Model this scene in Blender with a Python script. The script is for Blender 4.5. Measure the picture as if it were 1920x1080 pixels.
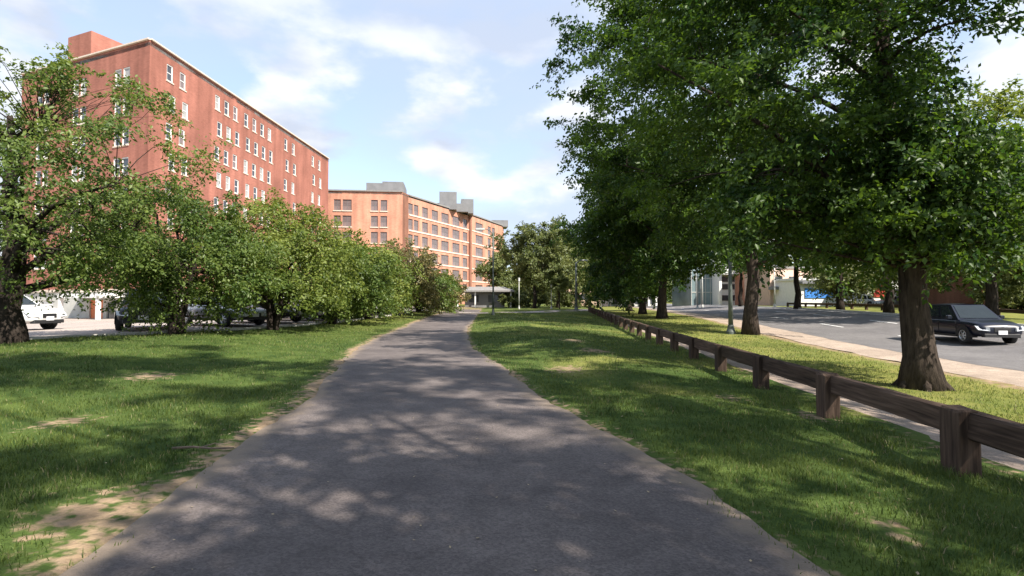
import bpy, math, random
import numpy as np
from mathutils import Vector

for o in list(bpy.data.objects):
    bpy.data.objects.remove(o)
scene = bpy.context.scene
col = scene.collection

# ------------------------------------------------------------------ camera
cam_d = bpy.data.cameras.new('camera')
cam = bpy.data.objects.new('camera', cam_d)
col.objects.link(cam)
cam.location = (0, 0, 1.4)
cam.rotation_euler = (math.radians(91.43), 0, 0)
cam_d.sensor_width = 36.0
cam_d.lens = 18.75
cam_d.clip_start = 0.05
cam_d.clip_end = 6000
scene.camera = cam

# ------------------------------------------------------------------ light
SUN_AZ = math.radians(134)      # clockwise from +Y: behind the camera on the right
SUN_EL = math.radians(46)
sun_vec = Vector((math.sin(SUN_AZ) * math.cos(SUN_EL), math.cos(SUN_AZ) * math.cos(SUN_EL), math.sin(SUN_EL)))
sun_d = bpy.data.lights.new('sun', 'SUN')
sun_d.energy = 5.0
sun_d.angle = math.radians(0.53)
sun_d.color = (1.0, 0.93, 0.83)
sun = bpy.data.objects.new('sun', sun_d)
col.objects.link(sun)
sun.rotation_euler = (-sun_vec).to_track_quat('-Z', 'Y').to_euler()

world = bpy.data.worlds.new('World')
scene.world = world
world.use_nodes = True
wn, wl = world.node_tree.nodes, world.node_tree.links
wn.clear()


def N(nodes, typ, **kw):
    n = nodes.new(typ)
    for k, v in kw.items():
        setattr(n, k, v)
    return n


def build_world():
    out = N(wn, 'ShaderNodeOutputWorld')
    bg = N(wn, 'ShaderNodeBackground')
    bg.inputs['Strength'].default_value = 0.15
    sky = N(wn, 'ShaderNodeTexSky', sky_type='NISHITA', sun_disc=False)
    sky.sun_elevation = SUN_EL
    sky.sun_rotation = SUN_AZ
    sky.altitude = 20
    sky.air_density = 1.0
    sky.dust_density = 0.25
    sky.ozone_density = 1.0
    tc = N(wn, 'ShaderNodeTexCoord')
    sep = N(wn, 'ShaderNodeSeparateXYZ')
    wl.new(tc.outputs['Generated'], sep.inputs[0])
    # high thin cloud: direction projected on a flat layer
    zz = N(wn, 'ShaderNodeMath', operation='ADD'); zz.inputs[1].default_value = 0.22
    wl.new(sep.outputs['Z'], zz.inputs[0])
    zm = N(wn, 'ShaderNodeMath', operation='MAXIMUM'); zm.inputs[1].default_value = 0.05
    wl.new(zz.outputs[0], zm.inputs[0])
    dx = N(wn, 'ShaderNodeMath', operation='DIVIDE'); dy = N(wn, 'ShaderNodeMath', operation='DIVIDE')
    wl.new(sep.outputs['X'], dx.inputs[0]); wl.new(zm.outputs[0], dx.inputs[1])
    wl.new(sep.outputs['Y'], dy.inputs[0]); wl.new(zm.outputs[0], dy.inputs[1])
    comb = N(wn, 'ShaderNodeCombineXYZ')
    wl.new(dx.outputs[0], comb.inputs[0]); wl.new(dy.outputs[0], comb.inputs[1])
    mp = N(wn, 'ShaderNodeMapping')
    mp.inputs['Scale'].default_value = (0.75, 1.05, 1)
    mp.inputs['Location'].default_value = (3.1, 1.4, 0)
    wl.new(comb.outputs[0], mp.inputs[0])
    n1 = N(wn, 'ShaderNodeTexNoise'); n1.inputs['Scale'].default_value = 1.0
    n1.inputs['Detail'].default_value = 5; n1.inputs['Roughness'].default_value = 0.45
    wl.new(mp.outputs[0], n1.inputs['Vector'])
    r1 = N(wn, 'ShaderNodeMapRange', interpolation_type='SMOOTHSTEP')
    r1.inputs[1].default_value = 0.30; r1.inputs[2].default_value = 0.68
    r1.inputs[3].default_value = 0.50; r1.inputs[4].default_value = 0.96
    wl.new(n1.outputs['Fac'], r1.inputs[0])
    # cumulus heads: billowy noise on the direction itself
    mp2 = N(wn, 'ShaderNodeMapping')
    mp2.inputs['Scale'].default_value = (2.6, 2.6, 5.4)
    mp2.inputs['Location'].default_value = (4.79, 1.60, 7.35)
    wl.new(tc.outputs['Generated'], mp2.inputs[0])
    n2 = N(wn, 'ShaderNodeTexNoise'); n2.inputs['Scale'].default_value = 1.5
    n2.inputs['Detail'].default_value = 7; n2.inputs['Roughness'].default_value = 0.52
    wl.new(mp2.outputs[0], n2.inputs['Vector'])
    r2 = N(wn, 'ShaderNodeMapRange', interpolation_type='SMOOTHSTEP')
    r2.inputs[1].default_value = 0.475; r2.inputs[2].default_value = 0.62
    wl.new(n2.outputs['Fac'], r2.inputs[0])
    # cumulus thin out towards the zenith
    rz = N(wn, 'ShaderNodeMapRange', interpolation_type='SMOOTHSTEP')
    rz.inputs[1].default_value = 0.34; rz.inputs[2].default_value = 0.62
    rz.inputs[3].default_value = 1.0; rz.inputs[4].default_value = 0.0
    wl.new(sep.outputs['Z'], rz.inputs[0])
    m2 = N(wn, 'ShaderNodeMath', operation='MULTIPLY')
    wl.new(r2.outputs[0], m2.inputs[0]); wl.new(rz.outputs[0], m2.inputs[1])
    mixa = N(wn, 'ShaderNodeMix', data_type='RGBA')
    mixa.inputs[7].default_value = (2.3, 2.65, 3.3, 1)
    wl.new(r1.outputs[0], mixa.inputs[0]); wl.new(sky.outputs[0], mixa.inputs[6])
    mixb = N(wn, 'ShaderNodeMix', data_type='RGBA')
    mixb.inputs[7].default_value = (3.6, 3.65, 3.75, 1)
    mp3 = N(wn, 'ShaderNodeMapping'); mp3.inputs['Scale'].default_value = (3.2, 3.2, 7.5); mp3.inputs['Location'].default_value = (1.3, 6.2, 2.15)
    wl.new(tc.outputs['Generated'], mp3.inputs[0])
    n3 = N(wn, 'ShaderNodeTexNoise'); n3.inputs['Scale'].default_value = 1.3; n3.inputs['Detail'].default_value = 5
    wl.new(mp3.outputs[0], n3.inputs['Vector'])
    cr = N(wn, 'ShaderNodeValToRGB'); ce_ = cr.color_ramp.elements
    ce_[0].position = 0.40; ce_[0].color = (0.60, 0.665, 0.80, 1); ce_[1].position = 0.58; ce_[1].color = (0.97, 0.98, 1.0, 1)
    wl.new(n3.outputs['Fac'], cr.inputs[0])
    cs_ = N(wn, 'ShaderNodeVectorMath', operation='SCALE'); cs_.inputs['Scale'].default_value = 3.75
    wl.new(cr.outputs[0], cs_.inputs[0]); wl.new(cs_.outputs[0], mixb.inputs[7])
    wl.new(m2.outputs[0], mixb.inputs[0]); wl.new(mixa.outputs[2], mixb.inputs[6])
    wl.new(mixb.outputs[2], bg.inputs['Color'])
    wl.new(bg.outputs[0], out.inputs['Surface'])


build_world()
vs = scene.view_settings
vs.view_transform = 'Standard'
vs.look = 'None'
vs.exposure = 1.05
vs.gamma = 1.0
vs.use_curve_mapping = False
scene.cycles.max_bounces = 8
scene.cycles.transparent_max_bounces = 8

# ------------------------------------------------------------------ helpers
rng = np.random.default_rng(11)


def tag(o, label=None, cat=None, group=None, kind=None):
    if label: o['label'] = label
    if cat: o['category'] = cat
    if group: o['group'] = group
    if kind: o['kind'] = kind
    return o


def empty(name, loc, rz=0.0):
    o = bpy.data.objects.new(name, None)
    o.empty_display_size = 0.2
    col.objects.link(o)
    o.location = loc
    o.rotation_euler = (0, 0, rz)
    return o


def mesh_np(name, verts, faces, smooth=False):
    """faces: (n,3) or (n,4) array, all one size"""
    verts = np.asarray(verts, dtype=np.float32); faces = np.asarray(faces, dtype=np.int32)
    me = bpy.data.meshes.new(name)
    k = faces.shape[1]; n = len(faces)
    me.vertices.add(len(verts)); me.vertices.foreach_set('co', verts.ravel())
    me.loops.add(n * k); me.loops.foreach_set('vertex_index', faces.ravel())
    me.polygons.add(n)
    me.polygons.foreach_set('loop_start', np.arange(0, n * k, k, dtype=np.int32))
    if smooth:
        me.polygons.foreach_set('use_smooth', np.ones(n, dtype=bool))
    me.update(calc_edges=True)
    return me


def mesh_py(name, verts, faces, smooth=False):
    me = bpy.data.meshes.new(name)
    me.from_pydata([tuple(v) for v in verts], [], [tuple(f) for f in faces])
    if smooth:
        me.polygons.foreach_set('use_smooth', [True] * len(me.polygons))
    me.update()
    return me


def link(name, me, mat=None, parent=None, loc=(0, 0, 0), rot=(0, 0, 0)):
    if mat is not None and len(me.materials) == 0:
        me.materials.append(mat)
    o = bpy.data.objects.new(name, me)
    col.objects.link(o)
    o.location = loc
    o.rotation_euler = rot
    if parent is not None:
        o.parent = parent
    return o


def attr(me, name, vals):
    a = me.attributes.new(name, 'FLOAT', 'POINT')
    a.data.foreach_set('value', np.asarray(vals, dtype=np.float32))


class MB:
    """collects boxes and tubes into one mesh"""
    def __init__(s): s.v = []; s.f = []
    def add(s, v, f):
        b = len(s.v); s.v += [tuple(p) for p in v]; s.f += [tuple(i + b for i in q) for q in f]; return s
    def box(s, c, d, rz=0.0, taper=1.0):
        cx, cy, cz = c; hx, hy, hz = d[0] / 2, d[1] / 2, d[2] / 2
        ca, sa = math.cos(rz), math.sin(rz); v = []
        for z, t in ((-hz, 1.0), (hz, taper)):
            for x, y in ((-hx, -hy), (hx, -hy), (hx, hy), (-hx, hy)):
                x *= t; y *= t
                v.append((cx + x * ca - y * sa, cy + x * sa + y * ca, cz + z))
        return s.add(v, [(3, 2, 1, 0), (4, 5, 6, 7), (0, 1, 5, 4), (1, 2, 6, 5), (2, 3, 7, 6), (3, 0, 4, 7)])
    def cbox(s, c, d, b):
        """box with chamfered vertical and top edges"""
        cx, cy, cz = c; hx, hy, hz = d[0] / 2, d[1] / 2, d[2] / 2
        def ring(x, y, z, k):
            return [(cx - x + k, cy - y, z), (cx + x - k, cy - y, z), (cx + x, cy - y + k, z), (cx + x, cy + y - k, z),
                    (cx + x - k, cy + y, z), (cx - x + k, cy + y, z), (cx - x, cy + y - k, z), (cx - x, cy - y + k, z)]
        v = ring(hx, hy, cz - hz, b) + ring(hx, hy, cz + hz - b, b) + ring(hx - b, hy - b, cz + hz, b * .6)
        f = [tuple(range(7, -1, -1)), tuple(range(16, 24))]
        for r in (0, 8):
            for i in range(8):
                j = (i + 1) % 8
                f.append((r + i, r + j, r + 8 + j, r + 8 + i))
        return s.add(v, f)
    def tube(s, pts, rad, n=8, cap=True):
        pts = [Vector(p) for p in pts]; v = []; f = []
        for i, p in enumerate(pts):
            t = (pts[min(i + 1, len(pts) - 1)] - pts[max(i - 1, 0)]).normalized()
            a = t.cross(Vector((0.31, 0.95, 0.05)))
            if a.length < 1e-3: a = t.cross(Vector((1, 0, 0)))
            a.normalize(); b = t.cross(a)
            for k in range(n):
                an = 2 * math.pi * k / n
                v.append(p + (a * math.cos(an) + b * math.sin(an)) * rad[i])
        for i in range(len(pts) - 1):
            for k in range(n):
                k2 = (k + 1) % n
                f.append((i * n + k, i * n + k2, (i + 1) * n + k2, (i + 1) * n + k))
        if cap:
            f.append(tuple(range(n - 1, -1, -1))); f.append(tuple(range((len(pts) - 1) * n, len(pts) * n)))
        return s.add(v, f)
    def lathe(s, prof, n=24, axis='y', c=(0, 0, 0)):
        """prof: (radius, offset along axis) closed"""
        v = []; f = []; m = len(prof)
        for k in range(n):
            a = 2 * math.pi * k / n
            for r, h in prof:
                if axis == 'y': v.append((c[0] + r * math.cos(a), c[1] + h, c[2] + r * math.sin(a)))
                else: v.append((c[0] + r * math.cos(a), c[1] + r * math.sin(a), c[2] + h))
        for k in range(n):
            k2 = (k + 1) % n
            for i in range(m - 1):
                f.append((k * m + i, k * m + i + 1, k2 * m + i + 1, k2 * m + i))
        return s.add(v, f)
    def mesh(s, name='part', smooth=False): return mesh_py(name, s.v, s.f, smooth)
    def build(s, name, mat, parent=None, loc=(0, 0, 0), rot=(0, 0, 0), smooth=False):
        return link(name, s.mesh(name, smooth), mat, parent, loc, rot)


def sstep(a, b, x):
    t = np.clip((np.asarray(x, dtype=float) - a) / (b - a), 0, 1)
    return t * t * (3 - 2 * t)


_tab = np.random.default_rng(5).random((64, 64))


def vnoise(x, y, s):
    x = np.asarray(x, float) * s; y = np.asarray(y, float) * s
    xi = np.floor(x).astype(int); yi = np.floor(y).astype(int)
    fx = x - xi; fy = y - yi
    fx = fx * fx * (3 - 2 * fx); fy = fy * fy * (3 - 2 * fy)
    g = lambda i, j: _tab[i % 64, j % 64]
    return (g(xi, yi) * (1 - fx) + g(xi + 1, yi) * fx) * (1 - fy) + (g(xi, yi + 1) * (1 - fx) + g(xi + 1, yi + 1) * fx) * fy


# ------------------------------------------------------------------ materials
def mat_new(name):
    m = bpy.data.materials.new(name); m.use_nodes = True
    nt = m.node_tree
    return m, nt.nodes, nt.links, nt.nodes['Principled BSDF']


def mat_plain(name, rgb, rough=0.7, metal=0.0, spec=0.5, var=0.15, scale=3.0, bump=0.0, bscale=40.0, coat=0.0):
    m, n, l, p = mat_new(name)
    p.inputs['Roughness'].default_value = rough
    p.inputs['Metallic'].default_value = metal
    p.inputs['Specular IOR Level'].default_value = spec
    p.inputs['Coat Weight'].default_value = coat
    tc = N(n, 'ShaderNodeTexCoord')
    nz = N(n, 'ShaderNodeTexNoise'); nz.inputs['Scale'].default_value = scale; nz.inputs['Detail'].default_value = 6
    l.new(tc.outputs['Object'], nz.inputs['Vector'])
    rp = N(n, 'ShaderNodeValToRGB')
    rp.color_ramp.elements[0].position = 0.3; rp.color_ramp.elements[1].position = 0.7
    rp.color_ramp.elements[0].color = tuple(c * (1 - var) for c in rgb) + (1,)
    rp.color_ramp.elements[1].color = tuple(min(1, c * (1 + var)) for c in rgb) + (1,)
    l.new(nz.outputs['Fac'], rp.inputs[0]); l.new(rp.outputs[0], p.inputs['Base Color'])
    if bump > 0:
        nb = N(n, 'ShaderNodeTexNoise'); nb.inputs['Scale'].default_value = bscale; nb.inputs['Detail'].default_value = 8
        l.new(tc.outputs['Object'], nb.inputs['Vector'])
        bp = N(n, 'ShaderNodeBump'); bp.inputs['Strength'].default_value = bump; bp.inputs['Distance'].default_value = 0.02
        l.new(nb.outputs['Fac'], bp.inputs['Height']); l.new(bp.outputs[0], p.inputs['Normal'])
    return m


def mat_leaf(name, dark, light, trans=0.35, rough=0.45, straw=None):
    m, n, l, p = mat_new(name)
    a = N(n, 'ShaderNodeAttribute', attribute_name='tint')
    rp = N(n, 'ShaderNodeValToRGB')
    rp.color_ramp.elements[0].color = dark + (1,); rp.color_ramp.elements[1].color = light + (1,)
    if straw:
        rp.color_ramp.elements[1].position = 0.86
        e3 = rp.color_ramp.elements.new(0.97); e3.color = straw + (1,)
    l.new(a.outputs['Fac'], rp.inputs[0]); l.new(rp.outputs[0], p.inputs['Base Color'])
    p.inputs['Roughness'].default_value = rough
    p.inputs['Specular IOR Level'].default_value = 0.35
    tr = N(n, 'ShaderNodeBsdfTranslucent')
    hs = N(n, 'ShaderNodeHueSaturation'); hs.inputs['Hue'].default_value = 0.485; hs.inputs['Saturation'].default_value = 1.1
    hs.inputs['Value'].default_value = 1.5
    l.new(rp.outputs[0], hs.inputs['Color']); l.new(hs.outputs[0], tr.inputs['Color'])
    mx = N(n, 'ShaderNodeMixShader'); mx.inputs[0].default_value = trans
    l.new(p.outputs[0], mx.inputs[1]); l.new(tr.outputs[0], mx.inputs[2])
    l.new(mx.outputs[0], n['Material Output'].inputs['Surface'])
    return m


def mat_ground():
    m, n, l, p = mat_new('lawn_soil')
    p.inputs['Roughness'].default_value = 0.95; p.inputs['Specular IOR Level'].default_value = 0.1
    tc = N(n, 'ShaderNodeTexCoord')
    def noise(s, d=6):
        z = N(n, 'ShaderNodeTexNoise'); z.inputs['Scale'].default_value = s; z.inputs['Detail'].default_value = d
        l.new(tc.outputs['Object'], z.inputs['Vector']); return z
    def ramp(src, a, ca, b, cb):
        r = N(n, 'ShaderNodeValToRGB'); e = r.color_ramp.elements
        e[0].position = a; e[0].color = ca + (1,); e[1].position = b; e[1].color = cb + (1,)
        l.new(src, r.inputs[0]); return r
    g1 = ramp(noise(1.6).outputs['Fac'], 0.34, (0.034, 0.064, 0.014), 0.68, (0.085, 0.120, 0.028))
    g2 = ramp(noise(1.1).outputs['Fac'], 0.32, (0.17, 0.19, 0.042), 0.7, (0.30, 0.27, 0.08))
    d1 = ramp(noise(5, 9).outputs['Fac'], 0.3, (0.19, 0.135, 0.085), 0.72, (0.36, 0.26, 0.165))
    ad = N(n, 'ShaderNodeAttribute', attribute_name='dry'); ab = N(n, 'ShaderNodeAttribute', attribute_name='bare')
    mx = N(n, 'ShaderNodeMix', data_type='RGBA')
    l.new(ad.outputs['Fac'], mx.inputs[0]); l.new(g1.outputs[0], mx.inputs[6]); l.new(g2.outputs[0], mx.inputs[7])
    nz = noise(9, 8)
    ad2 = N(n, 'ShaderNodeMath', operation='MULTIPLY_ADD'); ad2.inputs[1].default_value = 1.9; ad2.inputs[2].default_value = -0.95
    l.new(nz.outputs['Fac'], ad2.inputs[0])
    sm = N(n, 'ShaderNodeMath', operation='ADD'); l.new(ab.outputs['Fac'], sm.inputs[0]); l.new(ad2.outputs[0], sm.inputs[1])
    mr = N(n, 'ShaderNodeMapRange', interpolation_type='SMOOTHSTEP'); mr.inputs[1].default_value = 0.3; mr.inputs[2].default_value = 0.7
    l.new(sm.outputs[0], mr.inputs[0])
    mx2 = N(n, 'ShaderNodeMix', data_type='RGBA')
    l.new(mr.outputs[0], mx2.inputs[0]); l.new(mx.outputs[2], mx2.inputs[6]); l.new(d1.outputs[0], mx2.inputs[7])
    l.new(mx2.outputs[2], p.inputs['Base Color'])
    bp = N(n, 'ShaderNodeBump'); bp.inputs['Strength'].default_value = 0.7; bp.inputs['Distance'].default_value = 0.04
    l.new(noise(22, 8).outputs['Fac'], bp.inputs['Height']); l.new(bp.outputs[0], p.inputs['Normal'])
    return m


def mat_asphalt(name, a, b, edge=False, scale=0.5, cracks=0.0, ca=(0.22, 0.17, 0.125)):
    m, n, l, p = mat_new(name)
    p.inputs['Roughness'].default_value = 0.82; p.inputs['Specular IOR Level'].default_value = 0.3
    tc = N(n, 'ShaderNodeTexCoord')
    def noise(s, d=6, r=0.5):
        z = N(n, 'ShaderNodeTexNoise'); z.inputs['Scale'].default_value = s; z.inputs['Detail'].default_value = d
        z.inputs['Roughness'].default_value = r
        l.new(tc.outputs['Object'], z.inputs['Vector']); return z
    r = N(n, 'ShaderNodeValToRGB'); e = r.color_ramp.elements
    e[0].position = 0.3; e[0].color = a + (1,); e[1].position = 0.72; e[1].color = b + (1,)
    l.new(noise(scale, 7, 0.6).outputs['Fac'], r.inputs[0])
    # stones of the wearing course
    vo = N(n, 'ShaderNodeTexVoronoi'); vo.inputs['Scale'].default_value = 75
    l.new(tc.outputs['Object'], vo.inputs['Vector'])
    sp = N(n, 'ShaderNodeMapRange'); sp.inputs[1].default_value = 0; sp.inputs[2].default_value = 1
    sp.inputs[3].default_value = 0.76; sp.inputs[4].default_value = 1.28
    sc = N(n, 'ShaderNodeSeparateColor'); l.new(vo.outputs['Color'], sc.inputs[0]); l.new(sc.outputs[0], sp.inputs[0])
    mu = N(n, 'ShaderNodeVectorMath', operation='SCALE')
    l.new(r.outputs[0], mu.inputs[0]); l.new(sp.outputs[0], mu.inputs['Scale'])
    st = N(n, 'ShaderNodeMapRange'); st.inputs[1].default_value = 0.35; st.inputs[2].default_value = 0.65
    st.inputs[3].default_value = 0.80; st.inputs[4].default_value = 1.12
    l.new(noise(3.1, 9, 0.7).outputs['Fac'], st.inputs[0])
    mu0 = N(n, 'ShaderNodeVectorMath', operation='SCALE'); l.new(mu.outputs[0], mu0.inputs[0]); l.new(st.outputs[0], mu0.inputs['Scale'])
    last = mu0.outputs[0]
    if cracks:
        nd = noise(1.3, 5)
        mxv = N(n, 'ShaderNodeMix', data_type='RGBA'); mxv.inputs[0].default_value = 0.35
        l.new(tc.outputs['Object'], mxv.inputs[6]); l.new(nd.outputs['Color'], mxv.inputs[7])
        vc = N(n, 'ShaderNodeTexVoronoi', feature='DISTANCE_TO_EDGE'); vc.inputs['Scale'].default_value = 0.55
        l.new(mxv.outputs[2], vc.inputs['Vector'])
        cr = N(n, 'ShaderNodeMapRange'); cr.inputs[1].default_value = 0.0; cr.inputs[2].default_value = 0.006
        cr.inputs[3].default_value = 1 - cracks; cr.inputs[4].default_value = 1
        l.new(vc.outputs['Distance'], cr.inputs[0])
        m3 = N(n, 'ShaderNodeVectorMath', operation='SCALE'); l.new(last, m3.inputs[0]); l.new(cr.outputs[0], m3.inputs['Scale'])
        last = m3.outputs[0]
    if edge:
        ae = N(n, 'ShaderNodeAttribute', attribute_name='edge')
        nz = noise(2.2, 8)
        sm = N(n, 'ShaderNodeMath', operation='ADD'); l.new(ae.outputs['Fac'], sm.inputs[0]); l.new(nz.outputs['Fac'], sm.inputs[1])
        mr = N(n, 'ShaderNodeMapRange', interpolation_type='SMOOTHSTEP'); mr.inputs[1].default_value = 1.05; mr.inputs[2].default_value = 1.5
        mr.inputs[4].default_value = 0.9
        l.new(sm.outputs[0], mr.inputs[0])
        mx = N(n, 'ShaderNodeMix', data_type='RGBA'); mx.inputs[7].default_value = ca + (1,)
        l.new(mr.outputs[0], mx.inputs[0]); l.new(last, mx.inputs[6]); last = mx.outputs[2]
    l.new(last, p.inputs['Base Color'])
    bp = N(n, 'ShaderNodeBump'); bp.inputs['Strength'].default_value = 0.5; bp.inputs['Distance'].default_value = 0.008
    l.new(vo.outputs['Distance'], bp.inputs['Height']); l.new(bp.outputs[0], p.inputs['Normal'])
    return m


def mat_brick(name, rgb, band=3.3):
    m, n, l, p = mat_new(name)
    p.inputs['Roughness'].default_value = 0.9; p.inputs['Specular IOR Level'].default_value = 0.15
    tc = N(n, 'ShaderNodeTexCoord')
    def noise(s, d, stretch=(1, 1, 1)):
        mp = N(n, 'ShaderNodeMapping'); mp.inputs['Scale'].default_value = stretch
        l.new(tc.outputs['Object'], mp.inputs[0])
        z = N(n, 'ShaderNodeTexNoise'); z.inputs['Scale'].default_value = s; z.inputs['Detail'].default_value = d
        l.new(mp.outputs[0], z.inputs['Vector']); return z
    r = N(n, 'ShaderNodeValToRGB'); e = r.color_ramp.elements
    e[0].position = 0.3; e[0].color = tuple(c * 0.84 for c in rgb) + (1,)
    e[1].position = 0.7; e[1].color = tuple(min(1, c * 1.12) for c in rgb) + (1,)
    l.new(noise(0.35, 8).outputs['Fac'], r.inputs[0])
    # courses: fine horizontal layering and streaks of weathering
    r2 = N(n, 'ShaderNodeMapRange'); r2.inputs[1].default_value = 0.3; r2.inputs[2].default_value = 0.7
    r2.inputs[3].default_value = 0.86; r2.inputs[4].default_value = 1.1
    l.new(noise(1.0, 4, (2.0, 2.0, 9.0)).outputs['Fac'], r2.inputs[0])
    r3 = N(n, 'ShaderNodeMapRange'); r3.inputs[1].default_value = 0.35; r3.inputs[2].default_value = 0.7
    r3.inputs[3].default_value = 0.74; r3.inputs[4].default_value = 1.1
    l.new(noise(1.0, 5, (0.8, 0.8, 0.08)).outputs['Fac'], r3.inputs[0])
    mm = N(n, 'ShaderNodeMath', operation='MULTIPLY'); l.new(r2.outputs[0], mm.inputs[0]); l.new(r3.outputs[0], mm.inputs[1])
    mu = N(n, 'ShaderNodeVectorMath', operation='SCALE'); l.new(r.outputs[0], mu.inputs[0]); l.new(mm.outputs[0], mu.inputs['Scale'])
    l.new(mu.outputs[0], p.inputs['Base Color'])
    return m


def mat_timber(name='weathered_timber', grain=(14, 0.9, 14)):
    m, n, l, p = mat_new(name)
    p.inputs['Roughness'].default_value = 0.88; p.inputs['Specular IOR Level'].default_value = 0.2
    tc = N(n, 'ShaderNodeTexCoord')
    mp = N(n, 'ShaderNodeMapping'); mp.inputs['Scale'].default_value = grain
    l.new(tc.outputs['Object'], mp.inputs[0])
    z = N(n, 'ShaderNodeTexNoise'); z.inputs['Scale'].default_value = 2.2; z.inputs['Detail'].default_value = 9
    l.new(mp.outputs[0], z.inputs['Vector'])
    oi = N(n, 'ShaderNodeObjectInfo')
    r = N(n, 'ShaderNodeValToRGB'); e = r.color_ramp.elements
    e[0].position = 0.28; e[0].color = (0.030, 0.019, 0.014, 1); e[1].position = 0.75; e[1].color = (0.115, 0.076, 0.054, 1)
    l.new(z.outputs['Fac'], r.inputs[0])
    mr = N(n, 'ShaderNodeMapRange'); mr.inputs[3].default_value = 0.75; mr.inputs[4].default_value = 1.35
    l.new(oi.outputs['Random'], mr.inputs[0])
    mu = N(n, 'ShaderNodeVectorMath', operation='SCALE'); l.new(r.outputs[0], mu.inputs[0]); l.new(mr.outputs[0], mu.inputs['Scale'])
    l.new(mu.outputs[0], p.inputs['Base Color'])
    bp = N(n, 'ShaderNodeBump'); bp.inputs['Strength'].default_value = 0.6; bp.inputs['Distance'].default_value = 0.012
    l.new(z.outputs['Fac'], bp.inputs['Height']); l.new(bp.outputs[0], p.inputs['Normal'])
    return m


def mat_bark(name, a, b):
    m, n, l, p = mat_new(name)
    p.inputs['Roughness'].default_value = 0.95; p.inputs['Specular IOR Level'].default_value = 0.1
    tc = N(n, 'ShaderNodeTexCoord')
    mp = N(n, 'ShaderNodeMapping'); mp.inputs['Scale'].default_value = (9, 9, 1.6)
    l.new(tc.outputs['Object'], mp.inputs[0])
    z = N(n, 'ShaderNodeTexNoise'); z.inputs['Scale'].default_value = 1.5; z.inputs['Detail'].default_value = 8
    z.inputs['Roughness'].default_value = 0.65
    l.new(mp.outputs[0], z.inputs['Vector'])
    r = N(n, 'ShaderNodeValToRGB'); e = r.color_ramp.elements
    e[0].position = 0.33; e[0].color = a + (1,); e[1].position = 0.7; e[1].color = b + (1,)
    l.new(z.outputs['Fac'], r.inputs[0]); l.new(r.outputs[0], p.inputs['Base Color'])
    bp = N(n, 'ShaderNodeBump'); bp.inputs['Strength'].default_value = 1.0; bp.inputs['Distance'].default_value = 0.06
    l.new(z.outputs['Fac'], bp.inputs['Height']); l.new(bp.outputs[0], p.inputs['Normal'])
    return m


M = {}
M['ground'] = mat_ground()
M['path'] = mat_asphalt('path_asphalt', (0.080, 0.067, 0.065), (0.165, 0.138, 0.126), edge=True, scale=0.55, cracks=0.18)
M['road'] = mat_asphalt('road_asphalt', (0.115, 0.108, 0.108), (0.19, 0.178, 0.172), scale=0.35, cracks=0.3)
M['lot'] = mat_asphalt('lot_asphalt', (0.30, 0.255, 0.225), (0.42, 0.36, 0.315), scale=0.3, cracks=0.2)
M['shoulder'] = mat_asphalt('sandy_shoulder', (0.29, 0.225, 0.175), (0.42, 0.335, 0.265), scale=0.9)
M['footway'] = mat_asphalt('footway_asphalt', (0.25, 0.195, 0.155), (0.38, 0.295, 0.235), scale=0.9)
M['kerb'] = mat_plain('granite_kerb', (0.48, 0.46, 0.42), 0.85, var=0.15, scale=4)
M['paint'] = mat_plain('road_paint', (0.72, 0.71, 0.68), 0.7, var=0.18, scale=6)
M['timber'] = mat_timber()
M['timber_post'] = mat_timber('weathered_post_timber', (14, 14, 1.1))
M['bark'] = mat_bark('bark_dark', (0.022, 0.017, 0.014), (0.085, 0.066, 0.052))
M['bark2'] = mat_bark('bark_grey', (0.016, 0.012, 0.010), (0.060, 0.048, 0.040))
M['leaf_maple'] = mat_leaf('leaf_street_tree', (0.018, 0.050, 0.012), (0.095, 0.165, 0.024), 0.45)
M['leaf_crab'] = mat_leaf('leaf_orchard', (0.052, 0.096, 0.020), (0.180, 0.235, 0.055), 0.42)
M['leaf_crab_light'] = mat_leaf('leaf_orchard_light', (0.075, 0.120, 0.022), (0.235, 0.275, 0.060), 0.42)
M['leaf_crab_olive'] = mat_leaf('leaf_orchard_olive', (0.085, 0.088, 0.028), (0.240, 0.210, 0.080), 0.38)
M['leaf_far'] = mat_leaf('leaf_distant', (0.075, 0.105, 0.030), (0.205, 0.225, 0.080), 0.36)
M['grass'] = mat_leaf('grass_blade', (0.034, 0.066, 0.013), (0.145, 0.185, 0.040), 0.30, 0.6, (0.25, 0.215, 0.11))
M['brick_red'] = mat_brick('red_brick', (0.37, 0.155, 0.115))
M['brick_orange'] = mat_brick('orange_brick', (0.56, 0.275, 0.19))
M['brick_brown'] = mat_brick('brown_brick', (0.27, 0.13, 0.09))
M['white'] = mat_plain('white_paint', (0.74, 0.73, 0.70), 0.55, var=0.06)
M['pale'] = mat_plain('pale_concrete', (0.46, 0.46, 0.42), 0.8, var=0.1, scale=0.8)
M['stone'] = mat_plain('stone_trim', (0.62, 0.52, 0.43), 0.85, var=0.1)
M['grey_metal'] = mat_plain('grey_cladding', (0.17, 0.17, 0.175), 0.6, var=0.15, scale=0.7)
M['tan'] = mat_plain('tan_render', (0.56, 0.40, 0.31), 0.85, var=0.1)
M['blue'] = mat_plain('blue_panel', (0.05, 0.22, 0.62), 0.5, var=0.1)
M['red'] = mat_plain('red_panel', (0.55, 0.06, 0.04), 0.5, var=0.1)
M['orange'] = mat_plain('orange_door', (0.66, 0.20, 0.08), 0.6, var=0.06)
M['roofing'] = mat_plain('flat_roofing', (0.22, 0.21, 0.20), 0.9, var=0.15)
M['pane'] = mat_plain('window_glass', (0.055, 0.060, 0.07), 0.08, spec=0.6, var=0.3, scale=0.6)
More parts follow.
